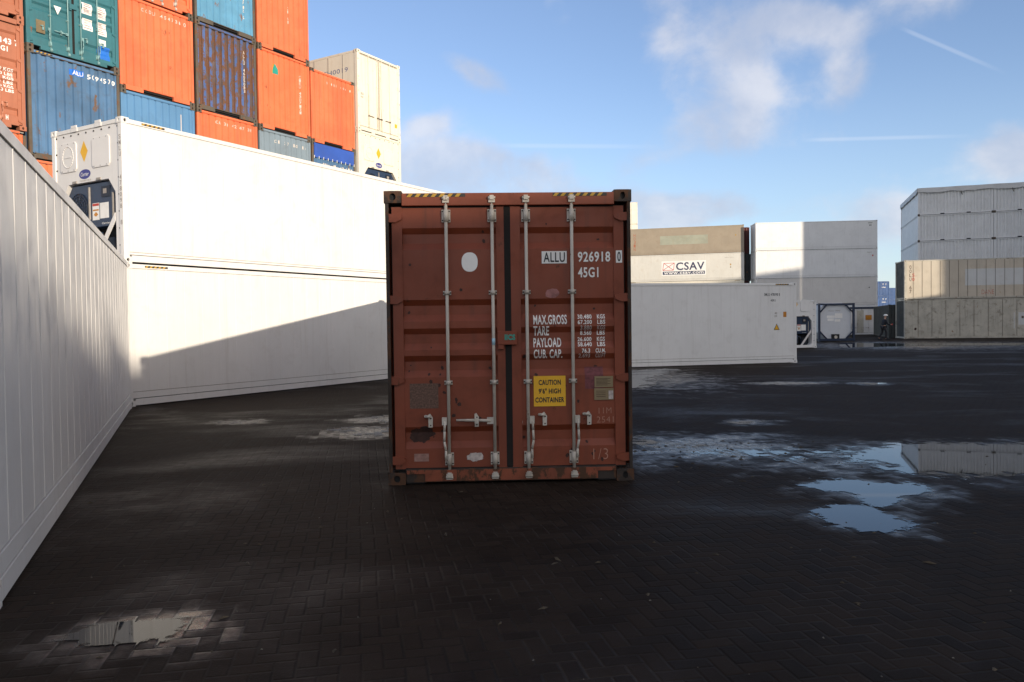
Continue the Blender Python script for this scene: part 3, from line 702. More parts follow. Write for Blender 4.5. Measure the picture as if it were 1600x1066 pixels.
# ------------------------------------------------------------------ white refrigerated containers on the left
SW = {'reefer': 1}
def dirv(a): return Vector((cos(a), sin(a), 0))
a = 1.9609; P = Vector((-7.534, 15.66, 0)) - 12.192 * dirv(a)
container('white refrigerated container along the left edge, long side filling the foreground', P.x, P.y, 0, a, 12.192, 2.438, 2.896,
          {'front': ('reefer_side', 'reefer', (), .45, .30, False), 'right': ('reefer_door', 'reefer', 'reefer', False), 'left': ('closed', 'reefer'), 'back': ('closed', 'reefer')}, frame='reefer', roof='reefer', name='refrigerated_container', cat='reefer container', post=.12)
ca = 1.0403; cx, cy = -7.7005, 15.8458
unit = ('reefer_unit', 'reefer_end')
container('lower white refrigerated container of the two stacked left of the red one, half in shadow', cx, cy, 0, ca, 12.192, 2.438, 2.896,
          {'front': ('reefer_side', 'reefer', (), .45, .30, True, 'seam', .45), 'left': unit, 'right': ('reefer_door', 'reefer', 'reefer', False), 'back': ('closed', 'reefer')}, frame='reefer', roof='reefer', name='refrigerated_container', cat='reefer container', post=.13)
D_ = container('upper white refrigerated container of the two, sunlit, its blue cooling unit showing at the end', cx, cy, 2.896, ca, 12.192, 2.438, 2.896,
          {'front': ('reefer_side', 'reefer', (), .45, .22, True, 'seam', .45), 'left': unit, 'right': ('reefer_door', 'reefer', 'reefer', False), 'back': ('closed', 'reefer')}, frame='reefer', roof='reefer', name='refrigerated_container', cat='reefer container', post=.13)
b = MB()
for st, z1 in (('SMLU', 2.55), ('478098', 1.75), ('8', .85)):
    for i, ch in enumerate(st): b.text(ch, .035, .095, z1 - i * .115 - .09, z1 - i * .115, .0, .01)
link('lettering', b.mesh('lettering', 'seam'), D_, (.001, 2.438, 0), -pi / 2).location = (.002, .13, 0)

ea = .2537; P = Vector((10.302, 28.676, 0)) - 11.2 * dirv(ea)
EW = 11.2
def ex(px): return EW - (1245 - px) / 1240 * 28.4 * 1.0
E_ = container('white refrigerated container in shade just right of the red one, black number and yellow triangle', P.x, P.y, 0, ea, EW, 2.438, 2.896,
          {'front': ('reefer_side', 'reefer_g', (('SMLU 478098 8', EW - 1.32, EW - .68, 2.42, 2.52, 'black', .01), ('45R1', EW - 1.06, EW - .86, 2.22, 2.30, 'black', .01), ('40', EW - .90, EW - .80, 1.76, 1.84, 'seam', .02), ('DF', EW - .90, EW - .80, 1.66, 1.73, 'seam', .02),
                    ('#rect', EW - .55, EW - .42, 1.66, 1.85, 'orangesign'), ('#poly', [(EW - .94, 1.20), (EW - .70, 1.20), (EW - .82, 1.43)], 'black', 0), ('#poly', [(EW - .91, 1.215), (EW - .73, 1.215), (EW - .82, 1.395)], 'yellow', 1)), .5, .26, True, 'seam', EW - .86),
           'right': ('reefer_door', 'reefer_g', 'reefer_g', False), 'left': ('closed', 'reefer_g'), 'back': ('closed', 'reefer_g')}, frame='reefer_g', roof='reefer', name='refrigerated_container', cat='reefer container', post=.12)

# ------------------------------------------------------------------ the tall stack of coloured containers
RA = 1.0276; R0 = Vector((-10.991, 22.706, 0))
GRP = 'coloured containers stacked high on the left'
LOWG = 'containers at the base of the coloured stack, hidden by the white ones'
def rowbox(label, t0, t1, z, H, front, frame, group=GRP, out=0., cast=None, L=6.1, extra=None, castings=True):
    p = R0 + dirv(RA) * t0 + Vector((sin(RA), -cos(RA), 0)) * out
    fc = {'front': front, 'left': ('corr_side', extra or front[1]), 'right': ('corr_side', extra or front[1]), 'back': ('closed', frame)}
    return container(label, p.x, p.y, z, RA, t1 - t0, L, H, fc, frame=frame, cast=cast, group=group, castings=castings)
h = 2.73; Z2, Z3 = 8.40, 11.13
# column 0 (brown) and column 1 (teal over blue), with slightly taller lower courses
br_items = (('22143', 1.70, 2.21, 2.12, 2.27, 'white', .03), ('7', 2.29, 2.38, 2.12, 2.28, 'white', .04), ('45G1', 1.78, 2.12, 1.93, 2.06, 'white', .03)) + tuple((w_, 1.6, 2.24, 1.44 - .105 * i_, 1.52 - .105 * i_, 'white', .03) for i_, w_ in enumerate(('30.480 KGS', '67.200 LBS', '4.020 KGS', '8.860 LBS', '26.460 KGS', '58.340 LBS'))) + (('H', 2.03, 2.09, .22, .34, 'white', .03),)
rowbox('faded brown red container at the left edge, white numbers on its door', -5.14, -2.64, 9.45 - 2.80, 2.80, ('door', 'brown', 'brown', 'rod_brown', 'post_rust', False, br_items), 'brown')
rowbox('brown red container at the top left corner, above the white numbered one', -5.14, -2.64, 9.45, 2.80, ('door', 'brown', 'brown', 'rod_brown'), 'brown')
tl = (('#rect', 1.52, 1.80, 1.36, 1.66, 'white', 0), ('#rect', 1.93, 2.20, 1.34, 1.68, 'white', 0), ('#rect', 1.52, 1.80, .92, 1.23, 'white', 0), ('#rect', 1.93, 2.20, .89, 1.24, 'white', 0), ('#rect', 1.97, 2.17, .62, .78, 'white', 0), ('#rect', 1.92, 2.28, .24, .60, 'bluesq', 0))
tt = rowbox('teal container with closed doors, white panels and a blue square, above the weathered blue one', -2.58, -.05, 8.83, 2.83, ('door', 'teal', 'teal', 'rod_teal', 'post_rust', False, tl), 'teal', cast='post_rust')
for nm, pts, m in (('white_triangle', [(.74, 1.30), (.84, 1.08), (.94, 1.30)], 'white'), ('safety_plate', [(.27, .47), (.50, .47), (.50, .80), (.27, .80)], 'brass'), ('yellow_sign', [(.86, 1.60), (1.04, 1.60), (1.04, 1.74), (.86, 1.74)], 'yellow')):
    b = MB(); b.flat(pts, .045); link(nm, b.mesh(nm, m), tt)
b = MB()
for (x0, x1, z0, z1, n) in ((1.53, 1.79, 1.38, 1.64, 5), (1.94, 2.19, 1.36, 1.66, 6), (1.53, 1.79, .94, 1.21, 4), (1.94, 2.19, .91, 1.22, 6)):
    for i in range(n):
        zz = z0 + (z1 - z0) * (i + .4) / n; b.rect(x0 + .02, x1 - .03 - .05 * (i % 3), zz, zz + .014, .040)
link('printed_lines', b.mesh('printed_lines', 'pink'), tt)
rowbox('weathered blue container, ALLU number in white near its top edge', -2.58, -.05, 8.83 - 2.83, 2.83,
       ('corr_end', 'blue', (('#rect', 1.12, 1.50, 2.42, 2.58, 'bluesq', 0), ('ALLU', 1.2, 1.48, 2.44, 2.55, 'white', .02, 1), ('#spread', '509457', 1.62, 2.42, .115, .075, .13, 'white'), ('0', 2.33, 2.40, 2.42, 2.55, 'white', .02)), .235, .09, .045, 'post_rust', True), 'post_rust')
# column 2
W2 = 2.42
rowbox('orange red container right of the teal one, spaced white number along its top', -.03, W2, Z2, h, ('corr_end', 'orange', (('#spread', 'CXDU 454738', .72, 2.40, .125, .07, .10, 'white_f'), ('0', 2.13, 2.21, 2.38, 2.50, 'white_f', .01))), 'orange', cast='post_rust')
rowbox('orange container with doors above the number-marked orange one, cut by the top edge', -.03, W2, Z3, h, ('door', 'orange', 'orange', 'rod'), 'orange', cast='post_rust')
rowbox('light blue container just above the white one\'s corner, below orange', -.03, W2, Z2 - h, h, ('corr_end', 'blue2', (('#rect', 1.955, 1.985, 1.85, 2.40, 'white_f'),)), 'blue2', cast='post_rust')
# column 3
rowbox('navy container flaking badly to rust, white vertical number', 2.50, 4.88, Z2, h, ('corr_end', 'navyrust', (('#vert', 'ALLU 4605083', 1.92, 2.30, .115, .07, 'white_f'),), .235, .10, .045, 'post_rust', False, 'rustgroove'), 'post_rust')
rowbox('sky blue rust-pocked container at the top edge above the navy one', 2.50, 4.88, Z3, h, ('corr_end', 'skyblue', (('#vert', 'ALLU 460712 5', 1.92, 2.1, .115, .07, 'white_f'),)), 'post_rust')
rowbox('orange container under the rusting navy one, spaced white number along its top', 2.50, 4.88, Z2 - h, h, ('corr_end', 'orange', (('#spread', 'CA 38 42 47 38', .72, 2.40, .105, .07, .10, 'white_f'),)), 'orange', cast='post_rust')
# column 4
tri = [(.62, 1.98), (.80, 1.98), (.71, 2.30)]; tri2 = [(.71, 2.28), (.80, 1.98), (.93, 1.96), (.82, 2.22)]
rowbox('orange container with a teal triangle emblem and vertical white number', 4.96, 7.32, Z2 - .08, h, ('corr_end', 'orange_r', (('#poly', [(.60, 1.98), (.66, 1.97), (.74, 2.30), (.70, 2.30)], 'haz_y', 0), ('#poly', [(.66, 1.97), (.93, 1.96), (.92, 2.10), (.78, 2.30), (.74, 2.30)], 'teal_mark', 0), ('#vert', 'CIEU 4307121', 1.93, 2.2, .115, .055, 'white_f'))), 'orange', cast='post_rust')
rowbox('orange container at the top right of the coloured stack, cut by the top edge', 4.96, 7.32, Z3 - .08, h + .05, ('corr_end', 'orange', (('#vert', 'CI 41', 1.42, 1.75, .12, .05, 'white_f'),)), 'orange', cast='post_rust')
rowbox('grey blue container peeking out above the white one, below orange', 4.96, 7.32, Z2 - .08 - h, h, ('corr_end', 'greyblue', (('#spread', 'C1 37 10 14', .70, 2.32, .14, .06, .11, 'white_f'),)), 'greyblue', cast='post_rust')
# column 5
rowbox('orange container at the right end of the coloured stack beside the cream one', 7.38, 9.68, 8.28, 2.68, ('corr_end', 'orange', (('#spread', 'G 100 000 13', .82, 2.28, .125, .06, .08, 'white_f'),)), 'orange', cast='post_rust')
tb = rowbox('blue open top container under a blue tarpaulin, below the right end orange one', 7.38, 9.68, 8.28 - 2.68, 2.68, ('corr_end', 'blue', (('#spread', 'CM0 1442413', .55, 1.80, .15, .09, .2, 'white_f'),)), 'post_rust')
b = MB(); n = 9; w = 2.30; pts = [(.1, 2.66), (.1, 2.18)]
for i in range(n):
    x0 = .1 + (w - .2) * i / n; x1 = .1 + (w - .2) * (i + 1) / n
    for k in range(1, 5): q = k / 5; pts.append((x0 + (x1 - x0) * q, 2.18 - .05 * sin(pi * q)))
    pts.append((x1, 2.18))
pts += [(w - .1, 2.66)]
b.prism(pts[::1], -.012, .012); b.bm.normal_update()
link('tarpaulin', b.mesh('tarpaulin', 'tarp'), tb)
b = MB()
for i in range(n + 1): b.box(.1 + (w - .2) * i / n - .008, .1 + (w - .2) * i / n + .008, -.02, .0, 2.10, 2.20)
link('tarpaulin_lacing', b.mesh('tarpaulin_lacing', 'white'), tb)
# base courses
for (t0, t1, top) in ((-5.14, -2.64, 6.65), (-2.58, -.05, 6.0), (-.03, 2.42, 5.67), (2.5, 4.88, 5.67), (4.96, 7.32, 5.59), (7.38, 9.68, 5.60)):
    n = 2; hh = top / n
    for i in range(n):
        rowbox('container low in the coloured stack, hidden behind the white refrigerated ones', t0, t1, i * hh, hh, ('corr_end', 'orange'), 'post_rust', group=LOWG, castings=False)

# cream refrigerated containers right of it
wp = Vector((-5.851, 30.968)); WW, WH = 2.60, 3.10
cm = (('4J9 TH0019', 1.0, 3.0, 2.25, 2.48, 'maxn', .0), ('45R1', 1.9, 2.5, 1.95, 2.15, 'maxn', -.02), ('#rect', .62, .92, 1.55, 1.9, 'brass', 0))
def cream(z, label, front):
    its = tuple((i[0], 12.192 - i[2] if False else 12.192 - 3.2 + (i[1] - .3), 12.192 - 3.2 + (i[2] - .3)) + i[3:] for i in cm)
    return container(label, wp.x, wp.y, z, 1.0306, WW, 12.192, WH, {'front': front, 'left': ('panel_side', 'cream', its if z > 8 else (), .75, 'seam'), 'right': ('panel_side', 'cream'), 'back': ('closed', 'cream')},
                     frame='cream', roof='cream', cast='cream', name='refrigerated_container', cat='reefer container', post=.15)
cream(9.18, 'cream refrigerated container with closed rod-locked doors at the top beside the orange stack', ('reefer_door', 'cream', 'cream'))
cream(6.08, 'cream refrigerated container showing its cooling unit under the closed-door cream one', ('reefer_unit', 'cream', 'cream', 2, True))
for i in range(2):
    container('cream container low in its stack, hidden behind the white refrigerated ones', wp.x, wp.y, i * 3.04, 1.0306, WW, 12.192, 3.04, {}, frame='cream', group='hidden cream containers under the visible ones', castings=False)

# ------------------------------------------------------------------ behind and to the right
va = -.2567; vp = Vector((24.554, 83.72)) - 12.192 * dirv(va).xy
vg = 'row of stacked containers behind the white one'
def wall40(lbl, p, a, z, H, front, frame, roof=None, W=12.192, L=2.438, name='refrigerated_container', cat='reefer container', right=None, left=None, group=None, post=.12, cast=None):
    return container(lbl, p.x, p.y, z, a, W, L, H, {'front': front, 'right': right or ('closed', frame), 'left': left or ('closed', frame), 'back': ('closed', frame)}, frame=frame, roof=roof or frame, name=name, cat=cat, group=group, post=post, cast=cast)
HC = 2.896
for i in range(2):
    wall40('cream container low in its stack, hidden behind the shaded white one', vp, va, i * HC, HC, ('reefer_side', 'cream'), 'cream', group='hidden containers under the lettered one')
vit = [('#rect', 3.62, 8.28, .62, 2.18, 'white', 0), ('CSAV', 5.15, 8.12, 1.18, 2.02, 'csav_txt', .02, 1), ('#rect', 3.74, 8.16, .72, 1.06, 'csav_txt', 1), ('www.csav.com', 3.86, 8.04, .76, 1.00, 'white', .02, 2)]
fr = [(3.74, 1.20), (4.88, 1.20), (4.98, 1.96), (3.86, 1.96)]
def bar(a, b, w=.05):
    d = Vector((b[0] - a[0], b[1] - a[1])).normalized(); n = Vector((-d.y, d.x)) * w / 2
    return [(a[0] + n.x * -1, a[1] - n.y), (b[0] - n.x, b[1] - n.y), (b[0] + n.x, b[1] + n.y), (a[0] + n.x, a[1] + n.y)]
for a_, b_ in ((0, 1), (1, 2), (2, 3), (3, 0), (0, 2), (1, 3)): vit.append(('#poly', bar(fr[a_], fr[b_]), 'csav_red', 1 + (a_ + b_ == 2 or a_ + b_ == 4)))
vit += [('#rect', 10.75, 10.87, 1.55, 1.72, 'haz_y', 0), ('#rect', 10.75, 10.87, 1.3, 1.42, 'brass', 0), ('SUDU 5103', 10.2, 11.1, 2.33, 2.43, 'seam', .0)]
wall40('cream container with the CSAV sign on its side, under the beige one', vp, va, 2 * HC, HC, ('reefer_side', 'cream_v', tuple(vit), .42, .26, False), 'cream_v')
wall40('beige weathered container with a faded green patch, topmost above the CSAV one', vp, va, 3 * HC, HC,
       ('reefer_side', 'beige', (('#rect', 3.5, 8.5, 1.05, 2.0, 'ghost_green', 0), ('#vert', 'HOJIN', .75, 2.35, .38, .22, 'brown'), ('#rect', 11.3, 11.4, 1.75, 1.9, 'haz_y', 0)), .42, .26, False), 'beige')
q = vp + dirv(va).xy * .65 + Vector((-sin(va), cos(va))) * 2.6
for i, (m, dx_) in enumerate((('maroon', .0), ('maroon', .0), ('dkgreen', .28), ('maroon', .0))):
    lb = ('dark container low behind the cream stack, hidden by it', 'dark container low behind the cream stack, hidden by it', 'dark green container peeking out behind the right end of the CSAV one', 'maroon container peeking out behind the right end of the beige one')[i]
    qq = q + dirv(va).xy * dx_
    container(lb, qq.x, qq.y, i * HC, va, 12.192, 2.438, HC, {'front': ('corr_side', m), 'right': ('corr_end', m), 'left': ('closed', m), 'back': ('closed', m)}, frame=m, group='hidden dark containers behind the cream stack' if i < 2 else 'dark containers behind the cream stack', castings=False)

# far cream stack showing over the beige container
for i in range(6):
    t = container('far cream container whose top corner shows just right of the red container' if i == 5 else 'far cream container hidden behind the beige and CSAV ones', 4.75, 106., i * HC, 0., 12.192, 12.192 / 5, HC, {'front': ('panel_side', 'cream', (), .8, 'seam')}, frame='cream', roof='cream', name='refrigerated_container', cat='reefer container', group=None if i == 5 else 'far hidden cream containers', castings=i == 5)

fa = -.0844; fp = Vector((37.50, 81.32)) - 12.192 * dirv(fa).xy
fit = lambda i: (('20', 11.35, 11.6, 2.3, 2.45, 'black', .02), ('#rect', 11.25, 11.7, 2.58, 2.63, 'black', 0)) if i == 3 else (('MSWU', 11.15, 11.6, 2.45, 2.55, 'seam', 0.), ('#rect', 11.65, 11.78, 2.1, 2.25, 'csav_red', 0)) if i == 2 else (('#rect', 11.3, 11.42, 1.75, 1.85, 'black', 0),) 
for i, lb in enumerate(('white refrigerated container at the bottom of the four-high white stack, behind the tank container', 'white refrigerated container second from the bottom of the four-high white stack', 'white refrigerated container second from the top of the four-high white stack', 'topmost white refrigerated container of the four-high white stack')):
    wall40(lb, fp, fa, i * HC, HC, ('reefer_side', 'reefer_g' if i != 1 else 'reefer_d', fit(i), .42, .26, False), 'reefer_g', group='white containers stacked four high')

# right-hand group
ga = -.2004; gp = Vector((28.967, 58.55))
gb = wall40('stained grey bottom container at the right edge, vertical panel seams and a pale patch', gp, ga, 0, HC,
       ('panel_side', 'beige_g', (('#rect', 7.6, 12.0, .95, 1.85, 'mid_panel', 0), ('#rect', 9.0, 9.9, 2.42, 2.52, 'mid_panel', 0), ('#disc', .75, .72, .08, .1, 'soot', .2), ('#rect', 7.30, 7.36, .7, 1.85, 'mid_panel', 0), ('#disc', 11.2, .78, .15, .15, 'csav_red', .2)), .95), 'beige_g', name='shipping_container', cat='shipping container', group=None, left=('corr_side', 'dkgreen'), post=.2)
b = MB(); R = random.Random(5)
for i in range(14):
    x = 7.8 + i * .3; z = R.uniform(1.1, 1.6); b.rect(x, x + R.uniform(.05, .18), z, z + R.uniform(.05, .2), .012)
link('worn_print', b.mesh('worn_print', 'post_rust'), gb)
wall40('cream panelled container on top of the stained grey one, left third sunlit', gp, ga, HC, HC,
       ('panel_side', 'beige_l', (('#rect', 4.1, 12.0, .95, 2.15, 'mid_panel', 0), ('DANE', 5.2, 6.0, .3, .62, 'csav_red', -.02), ('#vert', 'OOLU 67', .42, 2.5, .3, .14, 'soot'), ('#vert', '50', .62, 1.9, .3, .16, 'csav_red')), .62, 'post_rust'), 'beige_g', name='shipping_container', cat='shipping container', left=('closed', 'dkgreen'), post=.2)
P = Vector((29.1, 61.3)); 
container('dark green container end-on behind the stained grey one, near the far blue ones', P.x, P.y, 0, 1.23 - pi / 2, 2.438, 12.192, 2.591, {'front': ('corr_end', 'dkgreen'), 'left': ('corr_side', 'dkgreen'), 'right': ('corr_side', 'dkgreen')}, frame='dkgreen')
wa = -.33; w0 = Vector((40.75, 79.6)); WHT = 2.591
zb = 14.35 - 3 * WHT
wl = ('lowest visible', 'middle', 'top')
for col in range(3):
    cw = 6.62; p = w0 + dirv(wa).xy * (cw + .03) * col
    for i in range(3):
        lb = ('white corrugated container of the tall right stack, ' + ('left' if col == 0 else 'middle' if col == 1 else 'rightmost') + ' column, ' + ('just above the cream panelled one', 'second course from the top', 'topmost under the white tarpaulin')[i])
        container(lb, p.x, p.y, zb + i * WHT, wa, cw, 12.192, WHT, {'front': ('corr_side', 'reefer_gw', (), .30, .11, .02, .10), 'left': ('closed', 'reefer_g'), 'right': ('closed', 'reefer_g'), 'back': ('closed', 'reefer_g')}, frame='reefer_g', roof='reefer_g', cast='post_rust', group='white corrugated containers under a tarpaulin' if col < 2 or 1 else None, post=.2)
    for o_ in [q_ for q_ in bpy.data.objects if q_.get('group') == 'white corrugated containers under a tarpaulin' and not any(c_.name.startswith('fork_pocket') for c_ in q_.children)]:
        for xx in (2.0, 4.3):
            b = MB(); b.box(xx, xx + .36, -.004, .03, .03, .13); link('fork_pocket', b.mesh('fork_pocket', 'dark'), o_)  # black box on the rail, painted in for the pocket's shaded mouth
    for i in range(2):
        container('container under the white corrugated ones, hidden behind the right-hand pair', p.x, p.y, i * zb / 2, wa, cw, 12.192, zb / 2, {'left': ('closed', 'reefer_g')}, frame='reefer_g', group='hidden containers under the white corrugated ones', castings=False)
# tarpaulin over the top of that stack: sagging sheet with hanging edge
b = MB(); nx = 60; CW = 3 * 6.65; topz = zb + 3 * WHT
R = random.Random(11); sag = [R.uniform(-.06, .03) for _ in range(nx + 1)]
def P3(x, y, z): return (x, y, z)
fr_ = []; tp = []; bk = []
for i in range(nx + 1):
    x = -.06 + (CW + .12) * i / nx; zz = topz + .09 + .01 * sin(i * .7)
    fr_.append(b.bm.verts.new((x, -.10 + .02 * sin(i * 1.3), topz - .30 - .10 * abs(sin(i * .33)) + sag[i]))); tp.append(b.bm.verts.new((x, -.05, zz))); bk.append(b.bm.verts.new((x, 12.25, zz)))
for i in range(nx): b.bm.faces.new([fr_[i], fr_[i + 1], tp[i + 1], tp[i]]); b.bm.faces.new([tp[i], tp[i + 1], bk[i + 1], bk[i]])
ls = [b.bm.verts.new((-.10 + .02 * sin(k), -.05 + 12.3 * k / 20, topz - .34 - .12 * abs(sin(k * .9)))) for k in range(21)]
lt = [b.bm.verts.new((-.06, -.05 + 12.3 * k / 20, topz + .09)) for k in range(21)]
for k in range(20): b.bm.faces.new([ls[k + 1], ls[k], lt[k], lt[k + 1]])
tag(link('tarpaulin', b.mesh('tarpaulin', 'tarp_w'), None, (w0.x, w0.y, 0), wa), 'white tarpaulin stretched over the top of the tall right stack', 'tarpaulin')
tp_ = [o for o in bpy.data.objects if o.get('category') == 'tarpaulin'][-1]
for xx in (3.8, 8.2, 10.6, 13.5):
    b = MB(); b.path([(xx, -.13, topz - .40), (xx + .03, -.15, topz - .62), (xx + .12, -.14, topz - .78)], .035, 6); link('strap', b.mesh('strap', 'bolt'), tp_)

# white reefer end on, beside the tank container
ra = .30; P = Vector((16.55, 43.1)) - 2.438 * dirv(ra).xy
container('small white refrigerated container, cooling unit end on, left of the tank container', P.x, P.y, 0, ra, 2.438, 6.06, 2.591, {'front': ('reefer_unit', 'reefer_g', 'reefer_g', 2, False), 'right': ('reefer_side', 'reefer_g', (), .5, .26, False), 'left': ('closed', 'reefer_g'), 'back': ('closed', 'reefer_g')}, frame='reefer_g', roof='reefer_g', name='refrigerated_container', cat='reefer container', post=.13)

# white box with blue rail and orange sign in front of the white stack
P = Vector((34.35, 75.0)) - 2.438 * dirv(-.08).xy
wb = container('white container with closed doors, blue top rail and orange sign, under the white stack', P.x, P.y, 0, -.08, 2.438, 3.6, 2.62, {'front': ('reefer_door', 'reefer', 'reefer', False), 'left': ('closed', 'reefer_g'), 'right': ('closed', 'reefer_g')}, frame='reefer_g')
b = MB(); b.box(-.01, 2.45, -.03, .0, 2.45, 2.62); link('top_rail', b.mesh('top_rail', 'tankblue'), wb)
b = MB(); b.box(.75, 1.35, -.01, .03, .2, 2.3); link('centre_panel', b.mesh('centre_panel', 'beige_g'), wb)
b = MB(); b.box(1.55, 2.1, -.02, .03, 1.4, 1.85); link('orange_sign', b.mesh('orange_sign', 'orangesign'), wb)

# tank container
ta = .06; tw, th, tL = 2.55, 2.62, 6.06
P = Vector((20.95, 54.2))
tk = empty('tank_container', 'white insulated tank in a dark blue steel frame, beside the small refrigerated container', 'tank container', (P.x, P.y, 0), ta)
for (y, nm) in ((0, 'front_frame'), (tL - .12, 'rear_frame')):
    b = MB(); b.box(0, .13, y, y + .12, 0, th); b.box(tw - .13, tw, y, y + .12, 0, th); b.box(.13, tw - .13, y + .005, y + .11, th - .13, th - .01); b.box(.13, tw - .13, y + .005, y + .11, .05, .2)
    for (x0, z0, x1, z1) in ((.13, th - .62, .62, th - .1), (tw - .13, th - .62, tw - .62, th - .1), (.13, .68, .62, .16), (tw - .13, .68, tw - .62, .16)): b.cyl((x0, y + .06, z0), (x1, y + .06, z1), .05, 8)
    link(nm, b.mesh(nm, 'tankblue'), tk)
b = MB()
for x in (.02, tw - .12):
    for z in (.05, th - .13): b.box(x, x + .1, .12, tL - .12, z, z + .1)
link('side_rail', b.mesh('side_rail', 'tankblue'), tk)
b = MB(); cx_, cz_, hw, hh_ = tw / 2 - .05, th / 2 + .03, 1.14, 1.27; c_ = .42
oc = [(cx_ - hw + c_, cz_ - hh_ + .1), (cx_ + hw - c_, cz_ - hh_ + .1), (cx_ + hw, cz_ - hh_ + c_ + .15), (cx_ + hw, cz_ + hh_ - c_), (cx_ + hw - c_, cz_ + hh_ - .03), (cx_ + hw - c_ - .2, cz_ + hh_ + .03), (cx_ - hw + c_ + .2, cz_ + hh_ + .03), (cx_ - hw + c_, cz_ + hh_ - .03), (cx_ - hw, cz_ + hh_ - c_), (cx_ - hw, cz_ - hh_ + c_ + .15)]
b.prism(oc, .16, tL - .2); tank = link('tank', b.mesh('tank', 'tankwhite'), tk, bevel=.05)
b = MB(); b.box(cx_ - .26, cx_ + .26, .05, .17, .16, .5); link('valve_box', b.mesh('valve_box', 'dark'), tk)
b = MB(); b.cyl((cx_, .02, .3), (cx_, .06, .3), .11, 14); link('valve', b.mesh('valve', 'rod'), tk)
b = MB()
for (x0, x1, z0, z1) in ((.55, 1.1, 1.62, 1.78), (1.12, 1.65, 1.6, 1.92), (.6, 1.05, 1.42, 1.58), (1.1, 1.5, 1.36, 1.52)): b.rect(x0 + .1, x1 + .1, z0, z1, .155)
link('label', b.mesh('label', 'white'), tank)
b = MB(); b.text('ALLU 7890', .75, 1.6, 2.06, 2.15, .155, .01); link('lettering', b.mesh('lettering', 'seam'), tank)
b = MB(); b.rect(.0, .4, .8, 1.2, .0); link('side_label', b.mesh('side_label', 'white'), tk, (tw + .003, .4, 0), pi / 2)

# far blue containers
for (x, y, n, hh, nm) in ((71.2, 155, 3, 2.896, 'left'), (89.7, 190, 3, 2.896, 'right')):
    for i in range(n):
        it = (('T  7', 1.2, 2.0, 2.1, 2.4, 'white', .03), ('CMA', 1.1, 1.9, 1.6, 1.8, 'white', .03)) if nm == 'left' and i > 0 else ()
        lb = 'far blue container between the two white stacks, ' + ('nearer' if nm == 'left' else 'farther') + ' column, ' + ('bottom', 'middle', 'top')[i]
        container(lb, x, y, i * hh, .0, 2.55, 6.06, hh, {'front': ('corr_side', 'farblue', it), 'left': ('corr_side', 'farblue')}, frame='farblue', group='far blue containers', castings=False)

# ------------------------------------------------------------------ stacks behind the photographer (they cast the shade)
cb = MB(); CWd, CHt, CDp = 12.192, 2.896, 2.438
pr = vprof(CWd, .1, .28, .072, .068, .036, 0.); cb.vstrip(pr, .1, CHt - .1)
cb.box(0, .1, -.01, CDp, 0, CHt); cb.box(CWd - .1, CWd, -.01, CDp, 0, CHt); cb.box(.1, CWd - .1, -.008, CDp, 0, .1); cb.box(.1, CWd - .1, -.008, CDp, CHt - .1, CHt); cb.box(.1, CWd - .1, .06, CDp - .01, .1, CHt - .1)
cme = cb.mesh('shipping_container', 'caster')
uv = Vector((cos(SUN_AZ), sin(SUN_AZ))); sv = Vector((sin(SUN_AZ), -cos(SUN_AZ)))
def block(u0, ncol, q, n, w=12.192):
    for c_ in range(ncol):
        p = uv * (u0 + (c_ + 1) * w) + sv * q      # faces towards the photographed yard
        for i in range(n):
            o = link('shipping_container', cme, None, (p.x, p.y, i * CHt), SUN_AZ + pi)
            o.scale = (w / 12.192, 1, .999)
            tag(o, 'grey green container in the stacks behind the photographer, outside the photo', 'shipping container', 'stacks behind the photographer')
block(-22.2, 2, 61, 5)
block(2.2, 1, 57.2, 5, 9.)
block(11.2, 1, 50, 5, 6.1)
block(17.3, 3, 49, 6)
block(36.0, 2, 2.7, 3, 12.6)
block(60.2, 1, 26.5, 7, 13.4)
block(73.6, 2, -12, 8)

